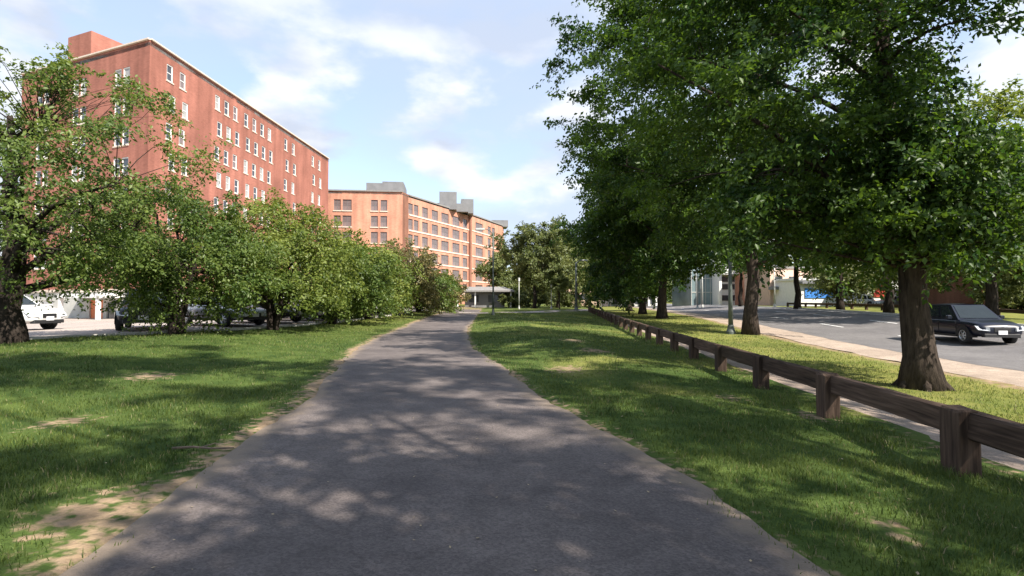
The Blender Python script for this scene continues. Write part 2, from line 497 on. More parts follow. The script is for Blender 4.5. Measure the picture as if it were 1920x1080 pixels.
M['pane_brown'] = mat_plain('window_blinds_glass', (0.17, 0.13, 0.125), 0.18, spec=0.6, var=0.35, scale=0.5)
M['pane_blind'] = mat_plain('window_blind_glass', (0.34, 0.33, 0.31), 0.2, spec=0.6, var=0.2, scale=0.5)
M['glass_green'] = mat_plain('curtain_wall_glass', (0.16, 0.215, 0.225), 0.12, spec=0.7, var=0.3, scale=0.25)
M['steel'] = mat_plain('galvanised_steel', (0.46, 0.46, 0.43), 0.55, metal=0.3, var=0.1)
M['steel_green'] = mat_plain('grey_green_post', (0.085, 0.10, 0.09), 0.6, var=0.15)
M['lamp_glass'] = mat_plain('lamp_lens', (0.7, 0.7, 0.68), 0.3, var=0.03)
M['tyre'] = mat_plain('tyre_rubber', (0.018, 0.018, 0.019), 0.85, var=0.2)
M['rim'] = mat_plain('alloy_rim', (0.55, 0.56, 0.58), 0.3, metal=0.8, var=0.05)
M['trim'] = mat_plain('black_trim', (0.014, 0.014, 0.015), 0.6, var=0.1)
M['car_glass'] = mat_plain('car_glass', (0.02, 0.026, 0.028), 0.03, spec=0.45, var=0.1)
M['head'] = mat_plain('headlight_lens', (0.62, 0.64, 0.66), 0.12, metal=0.2, spec=0.8, var=0.1, scale=12)
M['tail'] = mat_plain('tail_light_lens', (0.35, 0.015, 0.012), 0.15, spec=0.8, var=0.1)
M['plate'] = mat_plain('number_plate', (0.72, 0.72, 0.74), 0.4, var=0.04)
M['stick'] = mat_plain('dry_stick', (0.10, 0.075, 0.06), 0.9, var=0.3)
M['litter'] = mat_plain('fallen_leaves', (0.36, 0.28, 0.17), 0.9, var=0.4, scale=8)


def paint(name, rgb, metal=0.3):
    return mat_plain('paint_' + name, rgb, 0.34, metal=metal, spec=0.35, var=0.03, coat=0.25)


# ------------------------------------------------------------------ terrain
def fence_x(y): return 4.0 + 0.085 * (np.asarray(y, float) - 5)
def verge_x(y): return 11.4 + 0.14 * (np.asarray(y, float) - 12)      # grass / sandy shoulder
def road_x0(y): return 13.9 + 0.14 * (np.asarray(y, float) - 12)
def road_x1(y): return 24.2 + 0.14 * (np.asarray(y, float) - 12)


PC = np.array([(-60, 2.5), (-12, 0.2), (0, -0.15), (2.7, -0.3), (4.3, -0.55), (5.4, -0.74), (7, -1.08), (8.3, -1.32), (10.5, -1.75), (13.2, -2.35), (16, -2.85), (18.7, -3.2),
               (25, -3.75), (32, -4.15), (40, -4.5), (52, -4.9), (64, -5.4), (78, -6.2)])
PW = np.array([(-60, 3.8), (2.7, 3.86), (4.3, 3.9), (5.4, 3.74), (7, 3.48), (10.5, 3.42), (16, 3.36), (40, 3.4), (78, 3.5)])


def _cr(y, tab):
    # smoothed interpolation
    y = np.asarray(y, float)
    f = lambda q: np.interp(q, tab[:, 0], tab[:, 1])
    return (f(y - 1.6) + f(y - .8) + 2 * f(y) + f(y + .8) + f(y + 1.6)) / 6


def path_c(y): return _cr(y, PC)
def path_w(y): return _cr(y, PW)


LE = np.array([(-60, -40), (5, -23), (10, -18.2), (14.7, -14.6), (17.7, -12.6), (21, -10.8), (24.4, -9.75), (30, -9.3), (44, -8.9), (62, -8.4), (70, -8.2)])


def lot_x(y): return np.interp(np.asarray(y, float), LE[:, 0], LE[:, 1])


def gz(x, y):
    x = np.asarray(x, float); y = np.asarray(y, float)
    z = 0.35 * sstep(18, 66, y)
    t = x - fence_x(y)
    z = z - 0.13 * sstep(-3.0, 0.3, t) - 0.37 * sstep(0.4, 3.6, t) * (1 - 0.72 * sstep(22, 44, y))
    z = z + 0.55 * sstep(0, 11, x - road_x0(y) - 1)
    z = z + 0.30 * sstep(3.5, 12, -x)
    z = z - 1.1 * sstep(17, 42, -x)
    off = sstep(0.0, 1.2, np.abs(x - path_c(y)) - path_w(y) / 2)
    lawn = off * sstep(-0.4, 0.6, x - lot_x(y)) * (1 - sstep(-1.5, 0.0, t))
    z = z + lawn * 0.10 * (vnoise(x, y, 0.33) - 0.5) + lawn * 0.05 * (vnoise(x + 9, y + 4, 1.1) - 0.5)
    z = z + lawn * 0.16 * np.exp(-((x - path_c(y) - 4.3) / 1.6) ** 2) * sstep(9, 18, y) * (1 - sstep(40, 60, y))
    return z


def in_path(x, y, m=0.0): return np.abs(x - path_c(y)) < path_w(y) / 2 + m


def bare_f(x, y):
    d = np.abs(x - path_c(y)) - path_w(y) / 2
    left = x < path_c(y)
    n = vnoise(x, y, 0.9) * .6 + vnoise(x + 3, y + 7, 2.7) * .4
    b = np.where(left, sstep(0.5, 0.0, d - 0.04), sstep(0.25, 0.0, d - 0.02)) * (0.22 + 0.9 * n)
    b = b * np.where(left, 1.0, 0.8)
    # worn spots
    for px, py, r in ((-2.75, 3.6, .36), (-2.45, 2.7, .22), (1.15, 11.2, .45), (3.4, 8.4, .3), (2.3, 14.5, .5), (-6.4, 9.5, .4), (-5.2, 6.2, .3), (4.0, 7.1, .33), (2.4, 3.4, .16), (-3.1, 9.2, .3), (2.0, 17.5, .45)):
        b = np.maximum(b, (0.45 + 0.6 * n) * np.exp(-(((x - px) / r) ** 2 + ((y - py) / (r * 1.5)) ** 2)) * 0.9)
    t = x - fence_x(y)
    b = np.maximum(b, 0.55 * n * np.exp(-((t - 0.55) / 0.4) ** 2))
    b = np.maximum(b, 0.8 * sstep(-0.9, -0.1, x - verge_x(y)) * (0.4 + n) * (x < verge_x(y) + 3))
    return np.clip(b, 0, 1)


def dry_f(x, y):
    t = x - fence_x(y)
    n = vnoise(x + 31, y + 12, 0.5)
    d = 0.75 * sstep(1.6, 3.2, t) * (0.55 + 0.6 * n)
    d = np.maximum(d, 0.55 * sstep(-9 + 4.5, -9, x) * sstep(20, 34, y) * (0.5 + n))
    d = np.maximum(d, 0.32 * n * sstep(14, 30, y))
    d = np.maximum(d, 0.6 * sstep(0.62, 0.85, vnoise(x + 5, y + 50, 0.8)) * sstep(-2, 2, x))
    return np.clip(d, 0, 1)


def build_ground():
    xs = np.concatenate([-np.geomspace(900, 26, 24), np.arange(-24, -7, 0.4), np.arange(-7, 8, 0.2), np.arange(8, 28, 0.5), np.geomspace(29, 900, 26)])
    ys = np.concatenate([np.arange(-70, -4, 4), np.arange(-3, 20, 0.2), np.arange(20, 44, 0.4), np.arange(44, 84, 1.0), np.geomspace(86, 2500, 26)])
    X, Y = np.meshgrid(xs, ys)
    Z = gz(X, Y)
    sink = np.zeros_like(Z)
    w = path_w(Y) / 2
    on = (Y > -4) & (Y < 66)
    sink -= 0.06 * sstep(0.06, -0.16, np.abs(X - path_c(Y)) - w) * on
    t = X - fence_x(Y)
    sink -= 0.05 * sstep(-0.2, -0.5, np.abs(t - 1.32) - 0.88)
    sink -= 0.08 * sstep(0.0, 0.5, X - verge_x(Y)) * sstep(0.3, -0.4, X - road_x1(Y))
    sink -= 0.10 * sstep(0.0, -0.5, X - lot_x(Y)) * (Y < 90)
    Z = Z + sink
    n, m = len(ys), len(xs)
    idx = np.arange(n * m).reshape(n, m)
    f = np.stack([idx[:-1, :-1], idx[:-1, 1:], idx[1:, 1:], idx[1:, :-1]], -1).reshape(-1, 4)
    me = mesh_np('ground', np.stack([X, Y, Z], -1).reshape(-1, 3), f, True)
    attr(me, 'bare', bare_f(X, Y).ravel()); attr(me, 'dry', dry_f(X, Y).ravel())
    o = link('ground', me, M['ground'])
    tag(o, 'uneven green lawn and worn soil on both sides of the path', 'ground', kind='structure')


build_ground()


def ribbon(name, mat, x0f, x1f, ys, lift, nx=7, skirt=0.0, edge=False, zf=None):
    ys = np.asarray(ys, float)
    s = np.linspace(0, 1, nx)
    a = x0f(ys)[:, None]; b = x1f(ys)[:, None]
    X = a + (b - a) * s[None, :]; Y = np.repeat(ys[:, None], nx, 1)
    Z = (zf(X, Y) if zf else gz(X, Y)) + lift
    if skirt:
        X = np.hstack([X[:, :1], X, X[:, -1:]]); Y = np.hstack([Y[:, :1], Y, Y[:, -1:]])
        Z = np.hstack([Z[:, :1] - skirt, Z, Z[:, -1:] - skirt])
    n, m = X.shape
    idx = np.arange(n * m).reshape(n, m)
    f = np.stack([idx[:-1, :-1], idx[:-1, 1:], idx[1:, 1:], idx[1:, :-1]], -1).reshape(-1, 4)
    me = mesh_np(name, np.stack([X, Y, Z], -1).reshape(-1, 3), f, not skirt)
    if edge:
        e = np.clip(1 - np.minimum(X - X[:, :1], X[:, -1:] - X) / 0.62, 0, 1)
        attr(me, 'edge', e.ravel())
    return link(name, me, mat)


yp = np.concatenate([np.arange(-4, 20, 0.08), np.arange(20, 66.1, 0.5)])
wob = lambda y, k: 0.10 * (vnoise(y * 1.0, y * 0 + k, 1.3) - .5) + 0.16 * (vnoise(y, y * 0 + k + 7, 0.5) - .5) + 0.07 * (vnoise(y, y * 0 + k + 13, 3.7) - .5)
o = ribbon('path', M['path'], lambda y: path_c(y) - path_w(y) / 2 + wob(y, 3), lambda y: path_c(y) + path_w(y) / 2 + wob(y, 21), yp, 0.006, 25, edge=True)
tag(o, 'worn grey asphalt foot and cycle path curving to the left', 'path', kind='structure')
# pale cross path at the crest
def cross_path():
    pts = [(-9.0, 50.5), (-6, 50.2), (-2.5, 50.4), (0, 51.5), (2.4, 54), (5, 58.5), (8, 66), (12, 80)]
    v = []; f = []
    for i, (x, y) in enumerate(pts):
        a = Vector(pts[max(i - 1, 0)]); b = Vector(pts[min(i + 1, len(pts) - 1)])
        d = (b - a).normalized(); nrm = Vector((-d.y, d.x)) * 1.5
        for k in (-1, -.33, .33, 1):
            px, py = x + nrm.x * k, y + nrm.y * k
            v.append((px, py, float(gz(px, py)) + 0.018))
    for i in range(len(pts) - 1):
        for k in range(3):
            f.append((i * 4 + k, i * 4 + k + 1, i * 4 + k + 5, i * 4 + k + 4))
    return link('cross_path', mesh_py('cross_path', v, f), M['lot'])
tag(cross_path(), 'pale footpath crossing the crest beyond the lawn', 'path', kind='structure')
ys_r = np.concatenate([np.arange(-60, 90, 1.0), np.arange(92, 260, 6.0)])
o = ribbon('footway', M['footway'], lambda y: fence_x(y) + 0.45 + wob(y, 61) * 1.5, lambda y: fence_x(y) + 2.2 + wob(y, 66) * 2, np.arange(-20, 75, 0.6), -0.003, 6)
tag(o, 'tan sandy footway running behind the timber rail fence', 'path', kind='structure')
o = ribbon('road_shoulder', M['shoulder'], lambda y: verge_x(y) + wob(y, 40) * 3, lambda y: road_x0(y) + 0.1 + wob(y, 44) * 2.0, ys_r, -0.004, 6)
tag(o, 'pale sandy shoulder along the near edge of the road', 'shoulder', kind='structure')
road = ribbon('road', M['road'], lambda y: road_x0(y) - 0.3 + wob(y, 50) * 2, lambda y: road_x1(y), ys_r, 0.002, 9)
tag(road, 'grey asphalt road behind the row of street trees', 'road', kind='structure')
# painted lines on the road
def line_strip(xf, w, y0, y1, name):
    ys = np.linspace(y0, y1, max(2, int((y1 - y0) / 0.8) + 1))
    o = ribbon(name, M['paint'], lambda y: xf(y) - w / 2, lambda y: xf(y) + w / 2, ys, 0.008, 2)
    o.parent = road
    return o
line_strip(lambda y: road_x1(y) - 0.55, 0.14, -40, 200, 'edge_line')
for k in range(-2, 12):
    line_strip(lambda y: (road_x0(y) * 2 + road_x1(y)) / 3 + .2, 0.14, 6 + k * 9.0, 9.2 + k * 9.0, 'lane_line')
for k in range(-2, 12):
    line_strip(lambda y: (road_x0(y) + road_x1(y) * 2) / 3 + .1, 0.14, 6 + k * 9.0, 9.2 + k * 9.0, 'lane_line')
# far kerb
o = ribbon('far_kerb', M['kerb'], lambda y: road_x1(y) + 0.0, lambda y: road_x1(y) + 0.16, ys_r, 0.12, 2, skirt=0.25)
tag(o, 'granite kerb along the far side of the road', 'kerb', kind='structure')

# parking lot
def lot():
    ys = np.concatenate([np.arange(-40, 14, 2.0), np.arange(14, 64, 1.0), np.arange(64, 100, 4)])
    return ribbon('parking_lot', M['lot'], lambda y: lot_x(y) - 62, lambda y: lot_x(y), ys, -0.03, 40)
tag(lot(), 'sunlit pale asphalt parking lot in front of the brick buildings', 'parking lot', kind='structure')
o = ribbon('lot_kerb', M['kerb'], lambda y: lot_x(y) - 0.02, lambda y: lot_x(y) + 0.15, np.arange(6, 66, 0.8), 0.07, 2, skirt=0.2)
tag(o, 'pale granite kerb between lawn and parking lot', 'kerb', kind='structure')


# ------------------------------------------------------------------ grass
def blocked(x, y):
    t = x - fence_x(y)
    return in_path(x, y, 0.02 + 0.30 * (vnoise(x, y, 2.2) - .6)) | (np.abs(t - 1.26) < 0.86) | ((x > verge_x(y) - 0.05) & (x < road_x1(y) + .3)) | (x < lot_x(y) + 0.2)


def build_grass():
    V = []; F = []; T = []; base = 0
    zones = [  # y0,y1,x0,x1,density,height,width,segments
        (1.6, 5.0, -5.5, 6.2, 3000, .050, .0060, 2),
        (5.0, 9.0, -9.5, 9.5, 1400, .052, .0085, 2),
        (9.0, 15.0, -14.5, 13.5, 460, .056, .014, 1),
        (15.0, 26.0, -13, 14.5, 170, .070, .022, 1),
        (26.0, 50.0, -10, 19, 55, .075, .036, 1)]
    for (y0, y1, x0, x1, den, h, w, seg) in zones:
        n = int((y1 - y0) * (x1 - x0) * den)
        x = rng.uniform(x0, x1, n); y = rng.uniform(y0, y1, n)
        keep = ~blocked(x, y) & (np.abs(x / np.maximum(y, .1)) < 1.12)
        b = bare_f(x, y)
        pn = vnoise(x, y, 2.3) * .6 + vnoise(x + 17, y + 3, 6.0) * .4
        keep &= rng.random(n) < np.clip(1.05 - 1.9 * b, 0, 1) * (0.45 + 0.75 * pn)
        x = x[keep]; y = y[keep]; n = len(x); pn = pn[keep]
        z = gz(x, y) - 0.008
        t = x - fence_x(y)
        tall = 1 + 0.8 * np.exp(-((t + .12) / 0.16) ** 2)
        hh = h * tall * (0.4 + 0.9 * pn + .9 * np.clip(vnoise(x + 90, y + 60, 1.4) - .6, 0, 1)) * rng.uniform(0.6, 1.4, n)
        a = rng.uniform(0, 2 * math.pi, n); lean = rng.uniform(0.1, 0.75, n)
        ld = rng.uniform(0, 2 * math.pi, n)
        wx = np.cos(a) * w * .5 * rng.uniform(.7, 1.3, n); wy = np.sin(a) * w * .5
        lx = np.cos(ld) * lean * hh; ly = np.sin(ld) * lean * hh
        P = np.stack([x, y, z], -1); W = np.stack([wx, wy, np.zeros(n)], -1)
        tip = P + np.stack([lx, ly, hh * np.sqrt(np.clip(1 - lean ** 2 * .6, .2, 1))], -1)
        dry = dry_f(x, y)
        tint = np.clip(rng.normal(0.36, 0.2, n) + 0.55 * (vnoise(x + 40, y, 0.6) - .45) + 0.3 * (vnoise(x + 4, y + 8, 2.1) - .5) + 0.35 * dry, 0, .86)
        tint = np.where(rng.random(n) < .025 + .12 * dry + .25 * np.clip(vnoise(x + 70, y + 20, .9) - .62, 0, 1), 1.0, tint)
        if seg == 2:
            mid = P + np.stack([lx * .35, ly * .35, hh * .58], -1)
            v = np.stack([P - W, P + W, mid + W * .7, mid - W * .7, tip], 1).reshape(-1, 3)
            i = np.arange(n)[:, None] * 5 + base
            f = np.concatenate([i + [0, 1, 2], i + [0, 2, 3], i + [3, 2, 4]], 0)
            k = 5
        else:
            v = np.stack([P - W, P + W, tip], 1).reshape(-1, 3)
            f = np.arange(n)[:, None] * 3 + base + np.array([0, 1, 2]); k = 3
        V.append(v); F.append(f); T.append(np.repeat(tint, k)); base += len(v)
    me = mesh_np('grass', np.concatenate(V), np.concatenate(F))
    attr(me, 'tint', np.concatenate(T))
    o = link('grass', me, M['grass'])
    tag(o, 'short green grass blades covering the lawns beside the path', 'grass', kind='stuff')


build_grass()


def build_litter():
    n = 230
    y = 1.8 + 16 * rng.random(n) ** 1.6; x = path_c(y) + rng.normal(0, 2.4, n)
    a = rng.uniform(0, 6.28, n); s = rng.uniform(.006, .017, n)
    z = gz(x, y) + 0.014 + 0.02 * (~in_path(x, y))
    c, sn = np.cos(a), np.sin(a)
    P = np.stack([x, y, z], -1)
    U = np.stack([c, sn, rng.uniform(-.3, .3, n)], -1) * s[:, None]; W = np.stack([-sn, c, rng.uniform(-.3, .3, n)], -1) * s[:, None] * .55
    v = np.stack([P - U, P + W, P + U, P - W], 1).reshape(-1, 3)
    f = np.arange(n)[:, None] * 4 + np.array([0, 1, 2, 3])
    o = link('fallen_leaves', mesh_np('fallen_leaves', v, f), M['litter'])
    tag(o, 'scattered dry fallen leaves on the path and lawn', 'leaves', kind='stuff')


build_litter()
mb = MB()
def gp(x, y, d=0.0): return (x, y, float(gz(x, y)) + d)
mb.tube([gp(-3.15, 4.98, .03), gp(-2.98, 5.02, .035), gp(-2.8, 5.0, .03), gp(-2.62, 5.06, .02)], [.013, .012, .010, .006], 6)
mb.tube([gp(-2.9, 5.01, .035), gp(-2.82, 5.12, .05)], [.007, .004], 5)
tag(mb.build('stick', M['stick']), 'dark broken stick lying on the left verge beside the path', 'stick')


# ------------------------------------------------------------------ trees
def branch_pts(a, b, sag, r, n=5):
    a = np.array(a, float); b = np.array(b, float)
    d = b - a; L = np.linalg.norm(d)
    pts = []
    off = r.normal(0, .06 * L, 3)
    for i in range(n):
        t = i / (n - 1)
        p = a + d * t + off * math.sin(math.pi * t)
        p[2] += sag * L * math.sin(math.pi * t)
        pts.append(p)
    return pts


def crown_mesh(name, clumps, nleaf, size, r, twigs=9, droop=0.15, aspect=.58, flat=.75):
    C = np.array([c[:3] for c in clumps]); R = np.array([c[3] for c in clumps])
    K = len(C); ctr = C.mean(0)
    out = C - ctr; out /= np.linalg.norm(out, axis=1)[:, None] + 1e-6
    # twigs per clump
    TD = r.normal(0, 1, (K, twigs, 3)); TD /= np.linalg.norm(TD, axis=2)[..., None]
    TD = TD + out[:, None, :] * .55; TD[..., 2] *= flat; TD[..., 2] += .1 * flat
    TD /= np.linalg.norm(TD, axis=2)[..., None]
    TL = R[:, None] * r.uniform(.7, 1.35, (K, twigs))
    TS = C[:, None, :] + r.normal(0, .22, (K, twigs, 3)) * R[:, None, None]
    w = R ** 2; ci = r.choice(K, nleaf, p=w / w.sum()); ti = r.integers(0, twigs, nleaf)
    t = r.random(nleaf) ** 0.75
    d = TD[ci, ti]; ln = TL[ci, ti]
    sc = (0.17 * R[ci] * (1.1 - .6 * t))[:, None]
    P = TS[ci, ti] + d * (ln * t)[:, None] + r.normal(0, 1, (nleaf, 3)) * sc * np.array([1, 1, flat])
    P[:, 2] -= droop * ln * t * t
    o2 = P - ctr; o2 /= np.linalg.norm(o2, axis=1)[:, None] + 1e-6
    nrm = o2 * .45 + r.normal(0, .55, (nleaf, 3)); nrm[:, 2] += .55
    nrm /= np.linalg.norm(nrm, axis=1)[:, None] + 1e-6
    tg = r.normal(0, 1, (nleaf, 3)) + d * .8; tg[:, 2] -= .35
    tg -= nrm * np.sum(tg * nrm, 1)[:, None]; tg /= np.linalg.norm(tg, axis=1)[:, None] + 1e-6
    bt = np.cross(nrm, tg)
    L = size * r.uniform(.65, 1.3, nleaf)[:, None]
    a = P; tip = P + tg * L - nrm * L * .12
    m = P + tg * L * .45 + nrm * L * .10
    v = np.stack([a, m + bt * L * aspect * .5, tip, m - bt * L * aspect * .5], 1).reshape(-1, 3)
    i = np.arange(nleaf)[:, None] * 4
    f = np.concatenate([i + [0, 1, 2], i + [0, 2, 3]], 0)
    me = mesh_np(name, v, f)
    ctint = r.normal(.42, .17, K)[ci] + r.normal(0, .2, nleaf)
    attr(me, 'tint', np.repeat(np.clip(ctint, 0, 1), 4))
    return me


def envelope(r, c, rad, n, cr, zlow=None, shell=.35, squash=None):
    """clumps spread through an uneven ellipsoid"""
    out = []
    c = np.array(c, float); rad = np.array(rad, float)
    while len(out) < n:
        d = r.normal(0, 1, 3); d /= np.linalg.norm(d)
        q = shell + (1 - shell) * r.random() ** .6
        bump = 1 + .22 * math.sin(3.1 * d[0] + 5 * d[2] + c[1]) + .12 * math.sin(6.3 * d[1] - 4 * d[2] + c[0])
        p = c + d * rad * q * bump
        if zlow is not None and p[2] < zlow + r.uniform(-.3, .5): continue
        out.append((p[0], p[1], p[2], cr * r.uniform(.65, 1.3)))
    return out


def make_tree(name, label, base, clumps, trunk_r, fork_z, nleaf, leaf, leafmat, barkmat, seed, group=None, lean=(0, 0), top_z=None,
              nlimb=9, stems=1, droop=.15, flare=1.5, cat='tree', cname='crown', tw=9, flat=.75):
    r = np.random.default_rng(seed)
    bx, by = base; bz = float(gz(bx, by))
    root = empty(name, (bx, by, bz)); tag(root, label, cat, group)
    loc = [(c[0] - bx, c[1] - by, c[2] - bz, c[3]) for c in clumps]
    mb = MB()
    arr = np.array(loc)
    tz = top_z if top_z else arr[:, 2].max() * .82
    starts = []
    for s in range(stems):
        if stems == 1:
            ox, oy = 0, 0; tx, ty = lean
        else:
            an = 2 * math.pi * s / stems + r.uniform(-.4, .4)
            ox, oy = math.cos(an) * trunk_r * .5, math.sin(an) * trunk_r * .5
            tx, ty = lean[0] + math.cos(an) * tz * .22, lean[1] + math.sin(an) * tz * .22
        n = 9; pts = []; rad = []
        tr = trunk_r if stems == 1 else trunk_r * .62
        for i in range(n):
            t = i / (n - 1); z = -.18 + (tz + .18) * t ** 1.25
            u = max(0, z) / tz
            pts.append((ox + tx * u ** 1.2 + (0 if i < 2 else r.normal(0, .012 * tz)), oy + ty * u ** 1.2 + (0 if i < 2 else r.normal(0, .012 * tz)), z))
            fl = 1 + (flare - 1) * math.exp(-max(z, 0) / (trunk_r * 1.1))
            rad.append(max(.02, tr * fl * (1 - .82 * u)))
        mb.tube(pts, rad, 14 if trunk_r > .3 else 9)
        starts.append(np.array(pts))
    if flare > 1.5 and stems == 1:
        for k in range(6):     # root buttresses
            an = k * 1.05 + r.uniform(-.2, .2); q = trunk_r
            mb.tube([(math.cos(an) * q * .55, math.sin(an) * q * .55, q * 1.5), (math.cos(an) * q * 1.15, math.sin(an) * q * 1.15, q * .35), (math.cos(an) * q * 1.9, math.sin(an) * q * 1.9, -.08)],
                    [q * .32, q * .34, q * .16], 7)
    def on_trunk(z):
        P = starts[r.integers(0, len(starts))]
        return np.array([np.interp(z, P[:, 2], P[:, k]) for k in range(2)] + [z])
    order = np.argsort(-arr[:, 3] * r.uniform(.6, 1.4, len(arr)))
    limbs = []
    for i in order[:nlimb]:
        tgt = arr[i, :3]
        z0 = np.clip(tgt[2] - .75 * np.hypot(tgt[0], tgt[1]) * r.uniform(.6, 1.2), fork_z, tz * .93)
        p = branch_pts(on_trunk(z0), tgt, .06, r, 6)
        rr = trunk_r * r.uniform(.26, .42) * (1 - .5 * z0 / tz)
        mb.tube(p, [rr * (1 - .78 * k / 5) for k in range(6)], 7)
        limbs += [(q, rr * (1 - .78 * k / 5)) for k, q in enumerate(p)]
    LP = np.array([q for q, _ in limbs])
    for i in order[nlimb:]:
        tgt = arr[i, :3]
        dd = np.linalg.norm(LP - tgt, axis=1) + np.where(LP[:, 2] > tgt[2] + .3, 2.0, 0)
        j = int(np.argmin(dd)); rr = max(.012, min(limbs[j][1] * .6, .05))
        p = branch_pts(LP[j], tgt, .05, r, 4)
        mb.tube(p, [rr, rr * .75, rr * .5, rr * .25], 5, cap=False)
    mb.build('trunk', barkmat, root, smooth=True)
    me = crown_mesh(cname, loc, nleaf, leaf, r, tw, droop, flat=flat)
    link(cname, me, leafmat, root)
    return root


STREET = 'street trees between the fence and the road'
# --- the big tree nearest on the right
r = np.random.default_rng(101)
cl = envelope(r, (7.9, 13.4, 8.6), (4.7, 4.4, 6.2), 115, 1.15, 3.0)
cl += envelope(r, (9.4, 13.0, 4.6), (3.1, 2.6, 2.3), 42, .85, 2.35)
cl += envelope(r, (8.7, 10.9, 4.6), (2.2, .9, 2.3), 40, .72, 2.45)
cl += envelope(r, (10.8, 12.8, 3.6), (2.2, 1.6, 1.8), 34, .66, 1.95)
cl += envelope(r, (8.95, 10.9, 3.1), (1.7, .55, 1.15), 30, .5, 1.95)
cl += envelope(r, (6.6, 13.2, 4.2), (2.2, 2.0, 1.6), 24, .75, 3.0)
cl += [(8.3, 9.4, 6.5, .8), (8.9, 9.8, 6.2, .7), (8.7, 9.2, 7.2, .8), (9.3, 9.6, 7.6, .8), (7.6, 9.6, 7.4, .9), (9.6, 10.4, 6.6, .6)]
def not_gap(c):   # open sky beside the stem on the sunny side
    y = c[1]; dx = c[0] / y; dz = (c[2] - 1.4) / y
    m = .75 * c[3] / y
    return not (abs(dx - .93) < .07 + m and abs(dz - .42) < .05 + m)
cl = [c for c in cl if not_gap(c)]
make_tree('street_tree', 'large tree with flared trunk in the verge in front of the dark car', (9.0, 11.75), cl, .31, 2.6, 128000, .132,
          M['leaf_maple'], M['bark'], 7, STREET, lean=(-.7, .6), top_z=11.5, nlimb=16, flare=1.65, flat=.42, droop=.3, tw=11)
# --- the following trees of the row
def row_tree(label, base, c, rad, ncl, cr, zlow, tr, fork, nleaf, leaf, seed, lean=(0, 0), mat='leaf_maple', top=None, extra=()):
    r = np.random.default_rng(seed)
    cl = envelope(r, c, rad, ncl, cr, zlow) + list(extra)
    return make_tree('street_tree', label, base, cl, tr, fork, nleaf, leaf, M[mat], M['bark'], seed + 500, STREET, lean=lean, top_z=top, nlimb=14, flare=1.45, flat=.45, droop=.3, tw=11)
row_tree('tall street tree whose trunk stands beside the grey-green post', (12.95, 29.0), (11.4, 29.3, 12.2), (7.6, 6.6, 9.0), 130, 1.6, 3.8, .36, 3.6, 92000, .22, 111)
row_tree('street tree standing third along the row from the dark car', (12.5, 44.5), (12.4, 44.5, 9.4), (6.6, 6.0, 8.0), 120, 1.6, 2.3, .38, 2.8, 62000, .28, 121)
row_tree('street tree standing fourth along the row, close behind the third', (13.7, 56.0), (13.0, 56.0, 8.6), (6.0, 6.0, 7.8), 105, 1.7, 2.0, .36, 2.6, 44000, .33, 131)
row_tree('street tree at the far end of the row by the road', (15.2, 69.0), (15.0, 69.0, 7.4), (4.8, 5.0, 4.6), 50, 1.8, 3.2, .34, 3.2, 20000, .34, 141)
# same row, beside and behind the viewpoint: they shade the path
row_tree('street tree of the row beside the viewpoint shading the path', (8.6, -5.0), (7.2, -2.0, 12.4), (8.0, 7.4, 8.8), 104, 1.08, 4.9, .36, 4.5, 82000, .165, 151)
row_tree('street tree of the row behind the viewpoint', (5.8, -20.0), (4.6, -17.0, 11.0), (8.0, 7.0, 6.6), 70, 1.7, 4.5, .36, 4.0, 20000, .26, 161)

# --- low orchard-like trees along the parking lot
LOTG = 'low spreading trees between lawn and parking lot'
def lot_tree(label, base, c, rad, ncl, cr, zlow, tr, nleaf, leaf, seed, stems=2, fork=.9, sprigs=0, mat='leaf_crab'):
    r = np.random.default_rng(seed)
    cl = envelope(r, c, rad, ncl, cr, zlow)
    for k in range(sprigs):     # thin shoots above the crown
        a = r.uniform(0, 6.28); q = r.uniform(.0, .75)
        x = c[0] + math.cos(a) * rad[0] * q; y = c[1] + math.sin(a) * rad[1] * q
        h = c[2] + rad[2] * (math.sqrt(1 - q * q) + r.uniform(.0, .22))
        cl.append((x, y, h, .3)); cl.append((x + r.normal(0, .12), y + r.normal(0, .12), h - .4, .35))
    return make_tree('spreading_tree', label, base, cl, tr, fork, nleaf, leaf, M[mat], M['bark2'], seed + 700, LOTG, nlimb=12, stems=stems,
                     flare=1.25, droop=.4, top_z=c[2] + rad[2] * .5)
lot_tree('spreading tree with thick dark trunk at the left end of the lawn', (-13.1, 13.9), (-12.1, 14.2, 4.55), (3.7, 3.2, 2.75), 96, .72, 1.75, .36, 33000, .105, 201, 1, 1.3, 30)
lot_tree('multi-stemmed spreading tree beside the dark car with white plate', (-11.55, 18.4), (-11.2, 18.6, 3.0), (3.2, 2.8, 1.95), 95, .74, .55, .24, 37000, .115, 211, 3, .6, 16)
lot_tree('spreading tree below the right half of the red building', (-9.75, 21.8), (-9.5, 22.0, 3.1), (2.9, 3.0, 2.0), 88, .78, .6, .2, 31000, .125, 221, 3, .6, 14, 'leaf_crab_light')
lot_tree('spreading tree below the right end of the red building', (-9.1, 27.0), (-8.9, 27.2, 2.5), (2.8, 3.4, 1.5), 80, .82, .7, .2, 24000, .145, 231, 2, .7, 12)
lot_tree('spreading tree below the front of the orange building', (-8.9, 32.8), (-8.7, 33, 2.7), (2.7, 3.8, 1.7), 70, .88, .75, .2, 19000, .17, 241, 2, .7, 12, 'leaf_crab_light')
lot_tree('spreading tree below the corner of the orange building', (-8.7, 40.0), (-8.5, 40, 3.2), (2.7, 4.2, 2.3), 62, .95, .8, .2, 14500, .20, 251, 2, .7, 10, 'leaf_crab_olive')
lot_tree('spreading tree below the long side of the orange building', (-8.4, 48.0), (-8.2, 48, 2.6), (2.7, 4.6, 1.7), 58, .95, .7, .2, 12500, .24, 261, 2, .7, 8, 'leaf_crab')
